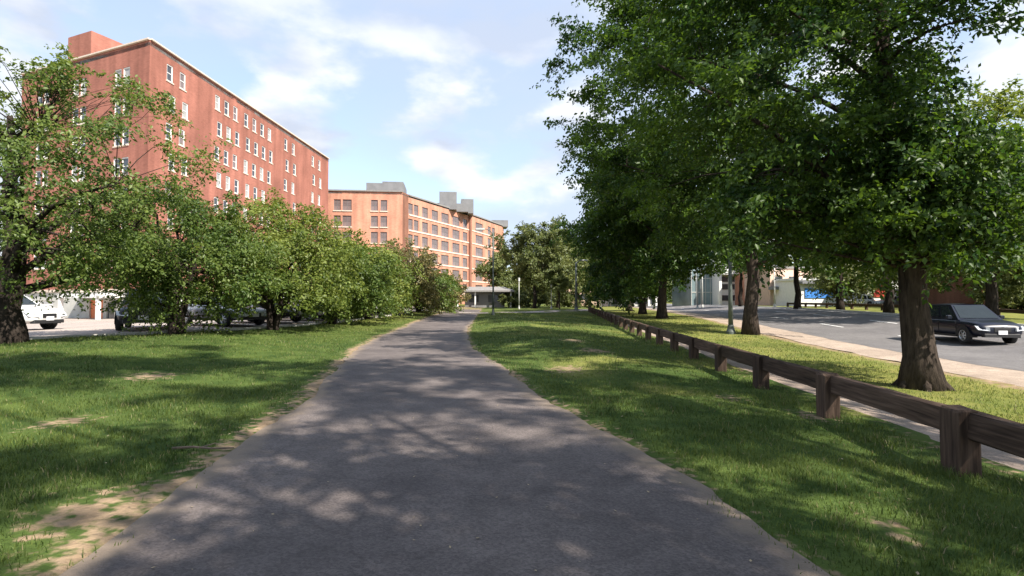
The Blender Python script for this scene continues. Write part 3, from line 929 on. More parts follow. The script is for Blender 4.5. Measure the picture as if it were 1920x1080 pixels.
lot_tree('smallest spreading tree at the far end of the lot edge', (-7.9, 57.5), (-7.7, 57.5, 2.3), (2.8, 4.6, 1.6), 50, .9, .5, .18, 10000, .28, 271, 2, .5, 6, 'leaf_crab_olive')

# --- trees beyond
FARG = 'trees beyond the crest of the path'
def far_tree(label, base, h, rad, zlow, seed, n=15000, leaf=.42, tr=.3, group=FARG, mat='leaf_far', ncl=50, cr=1.7, name='park_tree', cz=None):
    r = np.random.default_rng(seed); z0 = float(gz(*base))
    hz = (h - zlow) / 2
    cl = envelope(r, (base[0], base[1], z0 + zlow + hz), (rad, rad, hz), ncl, cr, z0 + zlow)
    return make_tree(name, label, base, cl, tr, zlow * .8, n, leaf, M[mat], M['bark2'], seed + 900, group, nlimb=10, flare=1.3, top_z=h * .75, tw=8)
far_tree('round bright tree in the open beyond the crest of the path', (3.3, 78), 12.3, 4.9, 3.0, 301, 22000, .36, ncl=62, cr=1.45)
far_tree('round tree close behind the right shoulder of the bright tree', (7.4, 86), 12.2, 4.6, 2.8, 302, 14000, .44)
far_tree('darker tree at the far left of the crest beside the pavilion', (-1.8, 104), 9.6, 4.0, 2.2, 303, 9000, .5)
far_tree('tree behind the post at the end of the timber fence', (12, 98), 12.5, 5.2, 3.0, 304, 10000, .5)
far_tree('small pale tree on a slim trunk beyond the crest', (6.6, 74), 4.6, 1.2, 2.5, 305, 2500, .24, tr=.09, ncl=14, cr=.6)
far_tree('tree deep behind the end of the fence', (19, 118), 12, 5.5, 3.2, 306, 8000, .6)
far_tree('broad distant tree right of the bright tree', (4, 130), 13, 7, 1.6, 307, 9000, .7)
far_tree('distant tree behind the street lamps at the road', (29, 128), 12, 6, 3.0, 308, 7000, .7)
HED = 'leafy shrubs in the background'
def shrub(label, base, h, rad, seed, n=5000, leaf=.3):
    r = np.random.default_rng(seed); z0 = float(gz(*base))
    cl = envelope(r, (base[0], base[1], z0 + h * .5), (rad, rad * .8, h * .5), 26, .8, z0 + .25)
    return make_tree('shrub', label, base, cl, .07, .3, n, leaf, M['leaf_far'], M['bark2'], seed + 40, HED, nlimb=6, stems=3, flare=1.1, top_z=h * .5, tw=7, cat='shrub', cname='foliage')
for k, (x, y, h, rad, lb) in enumerate((( -.6, 90, 2.6, 2.6, 'dark shrub at the right end of the grey pavilion'), (3.4, 93, 3.4, 3.2, 'dark shrub behind the trunk of the round bright tree'),
        (8.6, 94, 2.8, 2.8, 'dark shrub right of the round bright tree'), (13.0, 104, 3.6, 3.4, 'dark shrub beyond the end of the timber fence'), (-11.5, 78, 2.0, 2.6, 'low shrub at the far end of the lot edge'),
        (-9.5, 70, 1.7, 2.2, 'low shrub beside the smallest spreading tree'))):
    shrub(lb, (x, y), h, rad, 320 + k)


def far_wood():
    r = np.random.default_rng(88)
    n = 60000
    a = r.uniform(-1.35, 1.35, n); d = r.uniform(300, 380, n)
    x = np.sin(a) * d; y = np.cos(a) * d
    top = 10 + 9 * vnoise(a * 60, a * 0 + 3, 1.0) + 4 * vnoise(a * 200, a * 0 + 9, 1.0)
    z = top * r.random(n) ** .7
    P = np.stack([x, y, z], -1)
    U = r.normal(0, 1, (n, 3)); W = r.normal(0, 1, (n, 3))
    U *= (1.5 / np.linalg.norm(U, axis=1))[:, None]; W *= (1.1 / np.linalg.norm(W, axis=1))[:, None]
    v = np.stack([P - U, P + W, P + U, P - W], 1).reshape(-1, 3); i = np.arange(n)[:, None] * 4
    me = mesh_np('far_wood', v, np.concatenate([i + [0, 1, 2], i + [0, 2, 3]], 0))
    attr(me, 'tint', np.repeat(np.clip(r.normal(.4, .2, n), 0, 1), 4))
    tag(link('far_wood', me, M['leaf_far']), 'distant band of woodland along the horizon', 'woodland', kind='stuff')
far_wood()
VERG = 'trees on the verge across the road'
def verge_tree(label, base, seed, h=13.5, rad=5.6, zlow=5.0, n=20000, leaf=.28, mat='leaf_maple'):
    return far_tree(label, base, h, rad, zlow, seed, n, leaf, .34, VERG, mat, 62, 1.6, 'verge_tree')
verge_tree('verge tree across the road beside the blue panel', (30.6, 57.2), 401)
verge_tree('slim verge tree across the road left of the red panel', (31.5, 51.2), 402, zlow=5.2)
verge_tree('verge tree across the road right of the red panel', (30.0, 42.5), 403, zlow=4.6)
verge_tree('bright yellow-green verge tree across the road behind the dark car', (31.0, 34.5), 404, h=14, rad=5.6, zlow=2.7, n=24000, mat='leaf_crab_light')
verge_tree('verge tree across the road in front of the white building', (33.5, 78), 405, h=11, rad=4.6, zlow=5.6, n=11000, leaf=.36)
BK = 'trees standing behind the far fence'
def back_tree(label, base, seed, h, rad, zlow, n=9000, leaf=.45):
    return far_tree(label, base, h, rad, zlow, seed, n, leaf, .26, BK, 'leaf_far', 45, 1.7, 'garden_tree')
back_tree('garden tree behind the far fence right of the blue panel', (42, 68), 411, 6, 3.0, 1.0, 7000, .36)
back_tree('garden tree behind the parked cars across the road', (53, 72), 412, 10.5, 5.2, 2.2)
back_tree('garden tree left of the brown brick house', (50, 57), 413, 9.5, 4.6, 2.0)
back_tree('garden tree with leaves hanging over the brown brick house', (46.5, 48), 414, 9, 4.2, 2.6)
shrub('leafy shrub in front of the brown brick house, left one', (44.5, 46.5), 3.2, 2.4, 341)
shrub('leafy shrub in front of the brown brick house, right one', (51.5, 52.5), 3.6, 3.0, 342)
back_tree('garden tree behind the tan building across the road', (60, 110), 415, 14, 6.5, 3.0, 8000, .6)
back_tree('garden tree far behind the parked cars', (78, 100), 416, 15, 8, 2.5, 8000, .7)


# ------------------------------------------------------------------ timber fence
def rail_fence(label, xf, ys, group=None, dx=0.0):
    y0 = float(ys[0]); x0 = float(xf(y0)) + dx
    root = empty('rail_fence', (x0, y0, float(gz(x0, y0)))); tag(root, label, 'fence', group)
    pm = []
    r = np.random.default_rng(77)
    for k in range(4):
        m = MB(); m.cbox((0, 0, .10), (.21, .23, .98), .022)
        me = m.mesh('post')
        for v in me.vertices:
            v.co.x += r.normal(0, .004); v.co.y += r.normal(0, .004)
            if v.co.z > .5: v.co.z += r.normal(0, .008)
        me.materials.append(M['timber_post']); pm.append(me)
    tops = []
    for i, y in enumerate(ys):
        x = float(xf(y)) + dx; zt = float(gz(x, y)) + .575
        tops.append((x, y, zt))
        link('post', pm[i % 4], None, root, (x - root.location.x, y - root.location.y, zt - .59 + r.normal(0, .008) - root.location.z),
             (r.normal(0, .012), r.normal(0, .012), -.085 + r.normal(0, .03)))
    for i in range(len(tops) - 1):
        a = Vector(tops[i]); b = Vector(tops[i + 1]); d = b - a
        m = MB(); L = d.length
        hh = .24; th = .12
        g = lambda: float(r.normal(0, .005))
        v = []
        for s in np.linspace(0, 1, 5):
            y = (s - .5) * (L - .012)
            for x, z in ((-th / 2 + .012, -hh / 2), (th / 2 - .012, -hh / 2), (th / 2, -hh / 2 + .012), (th / 2, hh / 2 - .016), (th / 2 - .016, hh / 2), (-th / 2 + .016, hh / 2), (-th / 2, hh / 2 - .016), (-th / 2, -hh / 2 + .012)):
                v.append((x + g(), y, z + g()))
        f = [tuple(range(7, -1, -1)), tuple(range(32, 40))]
        for q in range(4):
            for k in range(8):
                k2 = (k + 1) % 8
                f.append((q * 8 + k, q * 8 + k2, q * 8 + 8 + k2, q * 8 + 8 + k))
        m.add(v, f)
        mid = (a + b) / 2
        nrm = Vector((d.y, -d.x, 0)).normalized()
        p = mid + nrm * .045 + Vector((0, 0, -hh / 2 - .012))
        rz = math.atan2(-d.x, d.y)
        rx = math.atan2(d.z, math.hypot(d.x, d.y))
        m.build('rail', M['timber'], root, p - root.location, (rx, 0, rz))
    return root


ys_f = [2.45 + 2.32 * k for k in range(26)]
rail_fence('weathered brown timber rail fence running along the near lawn', fence_x, ys_f)
rail_fence('dark timber rail fence on the far side of the road', lambda y: 33.0 + .10 * (np.asarray(y, float) - 40), [28 + 2.6 * k for k in range(17)])


# ------------------------------------------------------------------ buildings
_wcache = {}


def window(root, P, u, nrm, s, z, w, h, depth, frame_mat, pane_mat, mull=1, bar=1, fr=.09, sill=False):
    """window frame (part) with its pane (sub-part), set back in the wall opening"""
    key = (round(w, 3), round(h, 3), frame_mat, pane_mat, mull, bar, fr)
    if key not in _wcache:
        m = MB()
        m.box((0, 0, h / 2 - fr / 2), (w, .10, fr)); m.box((0, 0, -h / 2 + fr / 2), (w, .10, fr))
        for sg in (-1, 1): m.box((sg * (w / 2 - fr / 2), 0, 0), (fr, .10, h - 2 * fr))
        for k in range(mull): m.box((-w / 2 + w * (k + 1) / (mull + 1), .012, 0), (fr * .7, .07, h - 2 * fr))
        for k in range(bar): m.box((0, .016, -h / 2 + h * (k + 1) / (bar + 1)), (w - 2 * fr, .06, fr * .7))
        fm = m.mesh('window'); fm.materials.append(M[frame_mat])
        g = MB(); g.box((0, .03, 0), (w - fr, .015, h - fr)); gm = g.mesh('pane'); gm.materials.append(M[pane_mat])
        _wcache[key] = (fm, gm)
    fm, gm = _wcache[key]
    p = P + u * s - nrm * depth
    rz = math.atan2(u.y, u.x)
    o = link('window', fm, None, root, Vector((p.x, p.y, z)) - root.location, (0, 0, rz))
    link('pane', gm, None, o)
    if sill:
        if 'sill' not in _wcache:
            sm2 = MB(); sm2.box((0, 0, 0), (1.25, .30, .14)); _wcache['sill'] = sm2.mesh('sill'); _wcache['sill'].materials.append(M['stone'])
        link('sill', _wcache['sill'], None, o, (0, -.02, -h / 2 - .06))
    return o


def wall(root, P, Q, z0, z1, rects, mat, depth=.22, name='wall'):
    """wall from P to Q (outside on the right), real openings for rects (s0,s1,za,zb)"""
    P = Vector(P).to_3d(); Q = Vector(Q).to_3d(); d = Q - P; L = d.length; u = d / L; n = Vector((u.y, -u.x, 0))
    ss = sorted({0.0, L} | {round(v, 3) for q in rects for v in q[:2]}); zs = sorted({z0, z1} | {round(v, 3) for q in rects for v in q[2:4]})
    R = [tuple(round(v, 3) for v in q[:4]) for q in rects]
    mb = MB(); base = root.location
    pt = lambda s, z, dp=0: tuple(P + u * s - n * dp + Vector((0, 0, z)) - base)
    for i in range(len(ss) - 1):
        for j in range(len(zs) - 1):
            cs = (ss[i] + ss[i + 1]) / 2; cz = (zs[j] + zs[j + 1]) / 2
            if any(q[0] < cs < q[1] and q[2] < cz < q[3] for q in R): continue
            mb.add([pt(ss[i], zs[j]), pt(ss[i + 1], zs[j]), pt(ss[i + 1], zs[j + 1]), pt(ss[i], zs[j + 1])], [(0, 1, 2, 3)])
    for a, b, c, e in R:
        D = depth + .1
        mb.add([pt(a, c), pt(b, c), pt(b, e), pt(a, e), pt(a, c, D), pt(b, c, D), pt(b, e, D), pt(a, e, D)],
               [(0, 4, 5, 1), (1, 5, 6, 2), (2, 6, 7, 3), (3, 7, 4, 0)])
    mb.build(name, mat, root)
    return P, u, n, L


def slab(root, poly, z, t, mat, name, grow=0.0):
    c = sum((Vector(p).to_2d() for p in poly), Vector((0, 0))) / len(poly)
    pp = []
    for p in poly:
        q = Vector(p).to_2d(); e = (q - c); e = e.normalized() * grow if grow else Vector((0, 0)); pp.append(q + e)
    n = len(pp); b = root.location
    v = [(p.x - b.x, p.y - b.y, z - b.z) for p in pp] + [(p.x - b.x, p.y - b.y, z + t - b.z) for p in pp]
    f = [tuple(range(n - 1, -1, -1)), tuple(range(n, 2 * n))] + [(i, (i + 1) % n, n + (i + 1) % n, n + i) for i in range(n)]
    return link(name, mesh_py(name, v, f), mat, root)


def block(root, P, Q, dep, z0, z1, mat, name):
    """box volume standing behind the line P-Q"""
    P = Vector(P).to_2d(); Q = Vector(Q).to_2d(); u = (Q - P).normalized(); n = Vector((u.y, -u.x))
    return slab(root, [P, Q, Q - n * dep, P - n * dep], z0, z1 - z0, mat, name)


# --- red brick building
zb = -1.0
A0 = Vector((-60.5, 65.2)); A1 = Vector((-38.6, 56.2)); A2 = Vector((-36.0, 104.0)); A3 = Vector((-62.0, 108.0))
H1 = 29.3
red = empty('brick_building', (A1.x, A1.y, zb)); tag(red, 'tall dark red brick building with small white-framed windows behind the left trees', 'building')
Ls = (A2 - A1).length
cols = [.065, .11, .25, .292, .334, .39, .435, .48, .525, .635, .69, .85, .91]
rows = [27.0 - 3.3 * k for k in range(7)]
rects = []; wins = []
rr = random.Random(4)
for k, z in enumerate(rows):
    for c in cols:
        if rr.random() < .06: continue
        w, h = 1.0, 1.9
        s = c * Ls + (0.5 if k % 2 else 0)
        rects.append((s - w / 2, s + w / 2, z - h / 2, z + h / 2)); wins.append((s, z, w, h))
P, u, n, L = wall(red, A1, A2, 2.6, H1, rects, M['brick_red'])
for (s, z, w, h) in wins: window(red, P, u, n, s, z, w, h, .10, 'white', rr.choice(['pane', 'pane', 'pane_brown', 'pane_blind']), 0, 1, .12, True)
Le = (A1 - A0).length
rects = []; wins = []
for k, z in enumerate([26.0, 22.7, 19.4, 16.1, 12.8, 9.5, 6.2]):
    for c in (.16, .22, .46, .52, .78, .84):
        s = c * Le; w, h = 1.15, 1.95
        rects.append((s - w / 2, s + w / 2, z - h / 2, z + h / 2)); wins.append((s, z, w, h))
P, u, n, L = wall(red, A0, A1, 2.6, H1, rects, M['brick_red'])
for (s, z, w, h) in wins: window(red, P, u, n, s, z, w, h, .10, 'white', rr.choice(['pane', 'pane', 'pane_brown', 'pane_blind']), 0, 1, .12, True)
wall(red, A2, A3, zb - 1, H1, [], M['brick_red']); wall(red, A3, A0, zb - 1, H1, [], M['brick_red'])
foot = [A0, A1, A2, A3]
slab(red, foot, H1 - .6, .35, M['roofing'], 'roof')
def coping(root, pts, z, mat, w=.5, t=.28):
    for a, b in zip(pts[:-1], pts[1:]):
        d = (b - a); uu = d.normalized(); c = (a + b) / 2
        m = MB(); m.box((0, 0, 0), (d.length - .02, w, t)); m.build('coping', mat, root, Vector((c.x, c.y, z)) - root.location, (0, 0, math.atan2(uu.y, uu.x)))
coping(red, [A0, A1, A2], H1 + .07, M['stone'], .45, .16)
# ground storey in pale concrete with porch and doors
P, u, n, L = wall(red, A0, A1, zb - 1, 2.58, [(4.0, 7.4, zb - .9, 1.5), (14.2, 16.6, zb - .9, 1.6), (17.2, 18.6, zb - .9, 1.3)], M['pale'], name='ground_storey')
b = red.location
def local(s, dp, z): return P + u * s - n * dp + Vector((0, 0, z)) - b
rzz = math.atan2(u.y, u.x)
m = MB(); m.box((0, 0, 0), (3.3, .1, 2.5)); m.build('garage_door', M['white'], red, local(5.7, .2, .25), (0, 0, rzz))
m = MB(); m.box((0, 0, 0), (2.35, .1, 2.5)); m.build('door', M['orange'], red, local(15.4, .2, .3), (0, 0, rzz))
m = MB(); m.box((0, 0, 0), (1.35, .1, 2.2)); m.build('door', M['pane'], red, local(17.9, .2, .15), (0, 0, rzz))
m = MB(); m.box((0, 0, 0), (7.4, 2.4, .45)); m.build('porch_roof', M['white'], red, local(16.4, -1.25, 2.0), (0, 0, rzz))
for s in (13.1, 19.6):
    m = MB(); m.box((0, 0, 0), (.35, .35, 3.4)); m.build('porch_post', M['white'], red, local(s, -2.2, .1), (0, 0, rzz))
wall(red, A1, A2, zb - 1, 2.58, [], M['pale'], name='ground_storey')
m = MB(); m.box((0, 0, 0), (L, .3, .3)); m.build('string_course', M['stone'], red, local(L / 2, -.05, 2.6), (0, 0, rzz))
# plant rooms on the roof
uu = (A1 - A0).normalized()
q = A0 + uu * 9.5
block(red, q + Vector((-1.0, 1.0)), q + uu * 4.4 + Vector((-1.0, 1.0)), 4.0, H1 - .3, H1 + 3.4, M['brick_red'], 'plant_room')

# --- orange brick building
zo = 0.1
B0 = Vector((-41.0, 113.0)); B1 = Vector((-23.6, 114.6)); C0 = Vector((-22.9, 117.5)); C1 = Vector((-11.4, 143.5)); D0 = Vector((-10.9, 143.9)); D1 = Vector((-2.6, 165.5))
H2 = 25.0
org = empty('brick_building', (B1.x, B1.y, zo)); tag(org, 'long orange brick building with large dark windows and grey rooftop boxes', 'building')
rowz = [22.0 - 3.45 * k for k in range(6)]
def px_s(P, Q, px):   # distance along P-Q that lies on the sight line slope
    k = (px - 960) / 1000.0; d = Q - P; L = d.length
    t = (k * P.y - P.x) / (d.x - k * d.y); return t * L
def facade(root, P2, Q2, z0, z1, cells, rowz, h, fm, pm, mat, mull=1, bar=1, depth=.2):
    rects = []; wins = []
    for z in rowz:
        for (a, b_) in cells:
            rects.append((a, b_, z - h / 2, z + h / 2)); wins.append(((a + b_) / 2, z, b_ - a, h))
    P, u, n, L = wall(root, P2, Q2, z0, z1, rects, mat, depth)
    for (s, z, w, hh) in wins: window(root, P, u, n, s, z, w, hh, depth - .04, fm, pm, mull, bar, .07)
    return P, u, n, L
cf = [(px_s(B0, B1, a), px_s(B0, B1, b_)) for a, b_ in ((624.5, 637.5), (641, 658), (694.5, 707.5), (712.5, 725))]
Pf, uf, nf, Lf = facade(org, B0, B1, zo - 2, H2, cf, rowz, 2.35, 'grey_metal', 'pane_brown', M['brick_orange'])
cl_ = [(px_s(C0, C1, a), px_s(C0, C1, b_)) for a, b_ in ((765, 773.5), (775.5, 784), (791, 802), (809, 821), (827, 841), (848, 861.5), (867.5, 876))]
Pl, ul, nl, Ll = facade(org, C0, C1, zo - 2, H2 - .25, cl_, rowz, 2.35, 'grey_metal', 'pane_brown', M['brick_orange'])
ce = [(px_s(D0, D1, a), px_s(D0, D1, b_)) for a, b_ in ((891.5, 905), (914.5, 920), (922.5, 928))]
Pe, ue, ne, Lee = facade(org, D0, D1, zo - 2, H2 - .25, ce, rowz, 2.35, 'grey_metal', 'pane_brown', M['brick_orange'])
wall(org, B1, C0, zo - 2, H2, [], M['brick_brown'])  # recess beside the front: its shade is put into the darker brick colour
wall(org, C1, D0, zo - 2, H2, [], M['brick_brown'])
E1 = Vector((-30, 172)); E0 = Vector((-46, 130))
wall(org, D1, E1, zo - 2, H2, [], M['brick_orange']); wall(org, E1, E0, zo - 2, H2, [], M['brick_orange']); wall(org, E0, B0, zo - 2, H2, [], M['brick_orange'])
slab(org, [B0, B1, C0, C1, D0, D1, E1, E0], H2 - .6, .3, M['roofing'], 'roof')
coping(org, [B0, B1], H2 + .1, M['roofing'], .5, .3); coping(org, [C0, C1], H2 - .12, M['roofing'], .5, .3); coping(org, [D0, D1], H2 - .12, M['roofing'], .5, .3)
# stone sill bands on the long side
for z in rowz:
    for (PP, uu_, nn_, LL_) in ((Pl, ul, nl, Ll), (Pe, ue, ne, Lee)):
        m = MB(); m.box((0, 0, 0), (LL_ - .3, .14, .32))
        m.build('sill_band', M['stone'], org, PP + uu_ * LL_ / 2 + nn_ * .05 + Vector((0, 0, z - 1.42)) - org.location, (0, 0, math.atan2(uu_.y, uu_.x)))
for (a, b_) in cf:
    for z in rowz:
        m = MB(); m.box((0, 0, 0), (b_ - a + .3, .16, .22))
        m.build('sill', M['stone'], org, Pf + uf * (a + b_) / 2 + nf * .06 + Vector((0, 0, z - 1.29)) - org.location, (0, 0, math.atan2(uf.y, uf.x)))
def downpipe(P, uu_, nn_, s):
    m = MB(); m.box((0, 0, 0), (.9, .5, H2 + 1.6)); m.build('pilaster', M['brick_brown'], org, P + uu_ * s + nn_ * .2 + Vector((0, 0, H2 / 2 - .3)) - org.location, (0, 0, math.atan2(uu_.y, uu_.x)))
downpipe(Pl, ul, nl, Ll - .2)
# rooftop boxes
def roofbox(x0, x1, y, dep, z1, name='plant_room', z0=H2 - .5):
    block(org, (x0, y), (x1, y + (x1 - x0) * .12), dep, z0, z1, M['grey_metal'], name)
roofbox(-32.2, -24.0, 117.2, 7, 27.6)
roofbox(-29.0, -24.4, 118.6, 6, 28.2)
roofbox(-18.2, -13.9, 133.0, 5, 28.9)
roofbox(-20.5, -11.3, 136.0, 6, 26.6)
roofbox(-13.3, -10.1, 139.0, 5, 28.2)
roofbox(-6.2, -1.2, 164, 6, 26.5)

# --- low grey pavilion beyond the crest
pv = empty('pavilion', (-4.6, 92, float(gz(-4.6, 92)))); tag(pv, 'low grey pavilion with overhanging roof below the orange building', 'pavilion')
m = MB(); m.box((0, 0, 1.3), (6.6, 5, 2.6)); m.build('wall', M['grey_metal'], pv)
m = MB(); m.add([(-5, -4, 2.6), (5, -4, 2.6), (5, 4, 2.6), (-5, 4, 2.6), (-3.2, -1.6, 3.5), (3.2, -1.6, 3.5), (3.2, 1.6, 3.5), (-3.2, 1.6, 3.5), (-5, -4, 2.85), (5, -4, 2.85), (5, 4, 2.85), (-5, 4, 2.85)],
      [(3, 2, 1, 0), (4, 5, 6, 7), (0, 1, 9, 8), (1, 2, 10, 9), (2, 3, 11, 10), (3, 0, 8, 11), (8, 9, 5, 4), (9, 10, 6, 5), (10, 11, 7, 6), (11, 8, 4, 7)])
m.build('roof', M['roofing'], pv)
for sx in (-4.4, -1.5, 1.5, 4.4):
    m = MB(); m.box((0, 0, 1.3), (.22, .22, 2.6)); m.build('post', M['white'], pv, (sx, -3.4, 0))
for sx in (-1.8, 1.4):
    m = MB(); m.box((0, 0, 0), (1.6, .1, 1.2)); m.build('window', M['pane'], pv, (sx, -2.53, 1.5))


# --- buildings across the road
def box_building(name, label, x, y, w, d, h, mat, rz=0.0):
    z = float(gz(x, y))
    o = empty(name, (x, y, z), rz); tag(o, label, 'building')
    m = MB(); m.box((0, 0, h / 2 - .5), (w, d, h + 1.0)); m.build('wall', M[mat], o)
    m = MB(); m.box((0, 0, 0), (w + .4, d + .4, .35)); m.build('roof', M['roofing' if mat != 'white' else 'white'], o, (0, 0, h + .18))
    return o, w, d, h
# glass tower
g, w, d, h = box_building('glass_building', 'grey-green glass building left of the white building across the road', 38.0, 112, 5.2, 9, 11.5, 'glass_green', .12)
for k in range(6):
    m = MB(); m.box((0, 0, 0), (.10, .12, 11.3)); m.build('mullion', M['steel'], g, (-2.5 + k * 1.0, -4.55, 5.6))
for k in range(4):
    m = MB(); m.box((0, 0, 0), (5.1, .10, .16)); m.build('transom', M['steel'], g, (0, -4.54, 2.6 + k * 2.8))
# white banded building
g, w, d, h = box_building('white_building', 'white modern building with dark window bands across the road', 43.2, 110, 6.0, 10, 9.6, 'white', .12)
for k, z in enumerate((1.0, 3.2, 4.7, 8.0)):
    wb = MB(); wb.box((0, 0, 0), (5.4, .10, 1.05 if k < 3 else 1.2)); wo = wb.build('window', M['pane'], g, (0.1, -5.03, z + .4))
    for q in range(3):
        mm = MB(); mm.box((0, 0, 0), (.10, .06, 1.0)); mm.build('mullion', M['white'], wo, (-1.4 + q * 1.4, -.08, 0))
m = MB(); m.box((0, 0, 0), (6.6, 1.6, 1.3)); m.build('balcony', M['white'], g, (0.2, -5.8, 6.6))
m = MB(); m.box((0, 0, 0), (.5, .5, 9.8)); m.build('column', M['white'], g, (-3.2, -5.4, 4.6))
# salmon building
g, w, d, h = box_building('salmon_building', 'narrow salmon-coloured building seen beside the second street tree trunk', 46.2, 104, 4.4, 8, 7.6, 'brick_orange', .1)
for q in range(4):
    m = MB(); m.box((0, 0, 0), (.22, .2, 6.4)); m.build('pilaster', M['stone'], g, (-1.8 + q * 1.2, -4.06, 3.2))
m = MB(); m.box((0, 0, 0), (1.4, .6, 1.0)); m.build('gable', M['brick_red'], g, (-.4, -3.6, 8.3))
# tan building + low shop with blue panel
g, w, d, h = box_building('tan_building', 'pale tan building between two verge tree trunks across the road', 46.5, 93, 8.0, 8, 6.2, 'tan', .1)
for q in range(3):
    wo = MB().box((0, 0, 0), (1.3, .1, 1.5)).build('window', M['pane'], g, (-2.5 + q * 2.5, -4.03, 4.1))
    MB().box((0, 0, 0), (1.5, .14, .12)).build('sill', M['white'], wo, (0, -.03, -.82))
MB().box((0, 0, 0), (8.4, 1.6, .5)).build('canopy', M['grey_metal'], g, (0, -4.6, 2.9))
g, w, d, h = box_building('low_shop', 'low white shop with wide blue panel across the road', 48.6, 86, 9.5, 7, 4.0, 'white', .1)
MB().box((0, 0, 0), (4.6, .12, 1.5)).build('blue_panel', M['blue'], g, (-1.6, -3.57, 2.0))
MB().box((0, 0, 0), (9.6, .9, .35)).build('canopy', M['grey_metal'], g, (0, -3.9, 3.6))
MB().box((0, 0, 0), (2.4, .1, 1.6)).build('window', M['pane'], g, (3.0, -3.54, 1.6))
g, w, d, h = box_building('low_building', 'low pale building with red corner panel across the road', 56.5, 82, 11, 8, 4.6, 'white', .05)
MB().box((0, 0, 0), (2.0, .16, 3.0)).build('red_panel', M['red'], g, (-3.0, -4.08, 2.9))
for q in range(3):
    MB().box((0, 0, 0), (1.7, .1, 1.3)).build('window', M['pane'], g, (-.4 + q * 2.2, -4.03, 1.9))
g, w, d, h = box_building('brick_house', 'brown brick house half hidden behind trees at the right edge', 60.5, 63, 16, 9, 5.6, 'brick_brown', -.12)
for q in range(5):
    wo = MB().box((0, 0, 0), (1.2, .1, 1.5)).build('window', M['pane'], g, (-6 + q * 2.9, -4.53, 3.2))
    MB().box((0, 0, 0), (1.4, .14, .12)).build('sill', M['stone'], wo, (0, -.03, -.82))
m = MB(); m.add([(-8.4, -4.9, 5.6), (8.4, -4.9, 5.6), (8.4, 4.9, 5.6), (-8.4, 4.9, 5.6), (-8.4, 0, 8.6), (8.4, 0, 8.6)], [(0, 1, 5, 4), (2, 3, 4, 5), (0, 4, 3), (1, 2, 5), (3, 2, 1, 0)])
m.build('gable_roof', M['roofing'], g, (0, 0, .4))
g, w, d, h = box_building('distant_building', 'distant pale pink low building at the far end of the road', 24.5, 165, 16, 10, 5.2, 'tan', 0)
for q in range(5):
    MB().box((0, 0, 0), (1.8, .1, 1.8)).build('window', M['pane'], g, (-6 + q * 3, -5.03, 2.6))
g, w, d, h = box_building('grey_building', 'pale grey columned building behind the far street trees', 30.5, 140, 13, 10, 6.2, 'pale', .05)
for q in range(7):
    MB().box((0, 0, 0), (.5, .5, 5.4)).build('column', M['white'], g, (-5.7 + q * 1.9, -5.4, 2.7))
    if q < 6: MB().box((0, 0, 0), (1.2, .1, 3.6)).build('window', M['pane'], g, (-4.75 + q * 1.9, -5.03, 2.4))


# ------------------------------------------------------------------ cars
def wheel_meshes():
    if hasattr(wheel_meshes, 'm'): return wheel_meshes.m
    t = MB(); t.lathe([(.225, -.10), (.30, -.108), (.335, -.085), (.345, 0), (.335, .085), (.30, .108), (.225, .10), (.225, -.10)], 28)
    tm = t.mesh('tyre', True); tm.materials.append(M['tyre'])
    q = MB(); q.lathe([(.226, -.09), (.226, .095), (.20, .10), (.196, .03), (.19, -.06)], 28)
    for k in range(6):
        a = k * math.pi / 3
        c, s = math.cos(a), math.sin(a)
        v = []
        for rr_, ww in ((.03, .034), (.205, .026)):
            for yy in (.04, .088):
                for sg in (-1, 1): v.append((c * rr_ - s * ww * sg, yy, s * rr_ + c * ww * sg))
        q.add(v, [(0, 1, 5, 4), (2, 6, 7, 3), (0, 4, 6, 2), (1, 3, 7, 5), (4, 5, 7, 6)])
    q.lathe([(0.0, .095), (.045, .092), (.05, .05)], 12)
    qm = q.mesh('rim', True); qm.materials.append(M['rim'])
    b = MB(); b.lathe([(0, -.02), (.22, -.02), (.22, 0), (0, 0)], 20); bm_ = b.mesh('brake_disc'); bm_.materials.append(M['trim'])
    wheel_meshes.m = (tm, qm, bm_); return wheel_meshes.m


SUV = dict(st=[(-2.24, .50, .86, .74), (-2.16, .36, .98, .84), (-1.75, .30, 1.03, .90), (-.8, .27, 1.03, .92), (.2, .27, 1.02, .92), (1.0, .27, 1.01, .915), (1.55, .29, .97, .90), (1.98, .32, .89, .84), (2.17, .36, .80, .77), (2.25, .44, .66, .68)],
           cab=((-2.10, .98, -1.72, 1.60), (1.02, 1.00, .22, 1.62)), wb=(1.38, -1.36), pil=(-.62, -.55))
SEDAN = dict(st=[(-2.32, .48, .84, .70), (-2.22, .34, .95, .82), (-1.75, .28, .97, .89), (-.8, .24, .95, .91), (.2, .24, .94, .91), (1.0, .24, .92, .905), (1.55, .26, .86, .89), (2.02, .30, .78, .83), (2.22, .34, .69, .76), (2.3, .42, .58, .66)],
             cab=((-1.72, .94, -.98, 1.41), (1.08, .92, .20, 1.43)), wb=(1.42, -1.38), pil=(-.38, -.32))


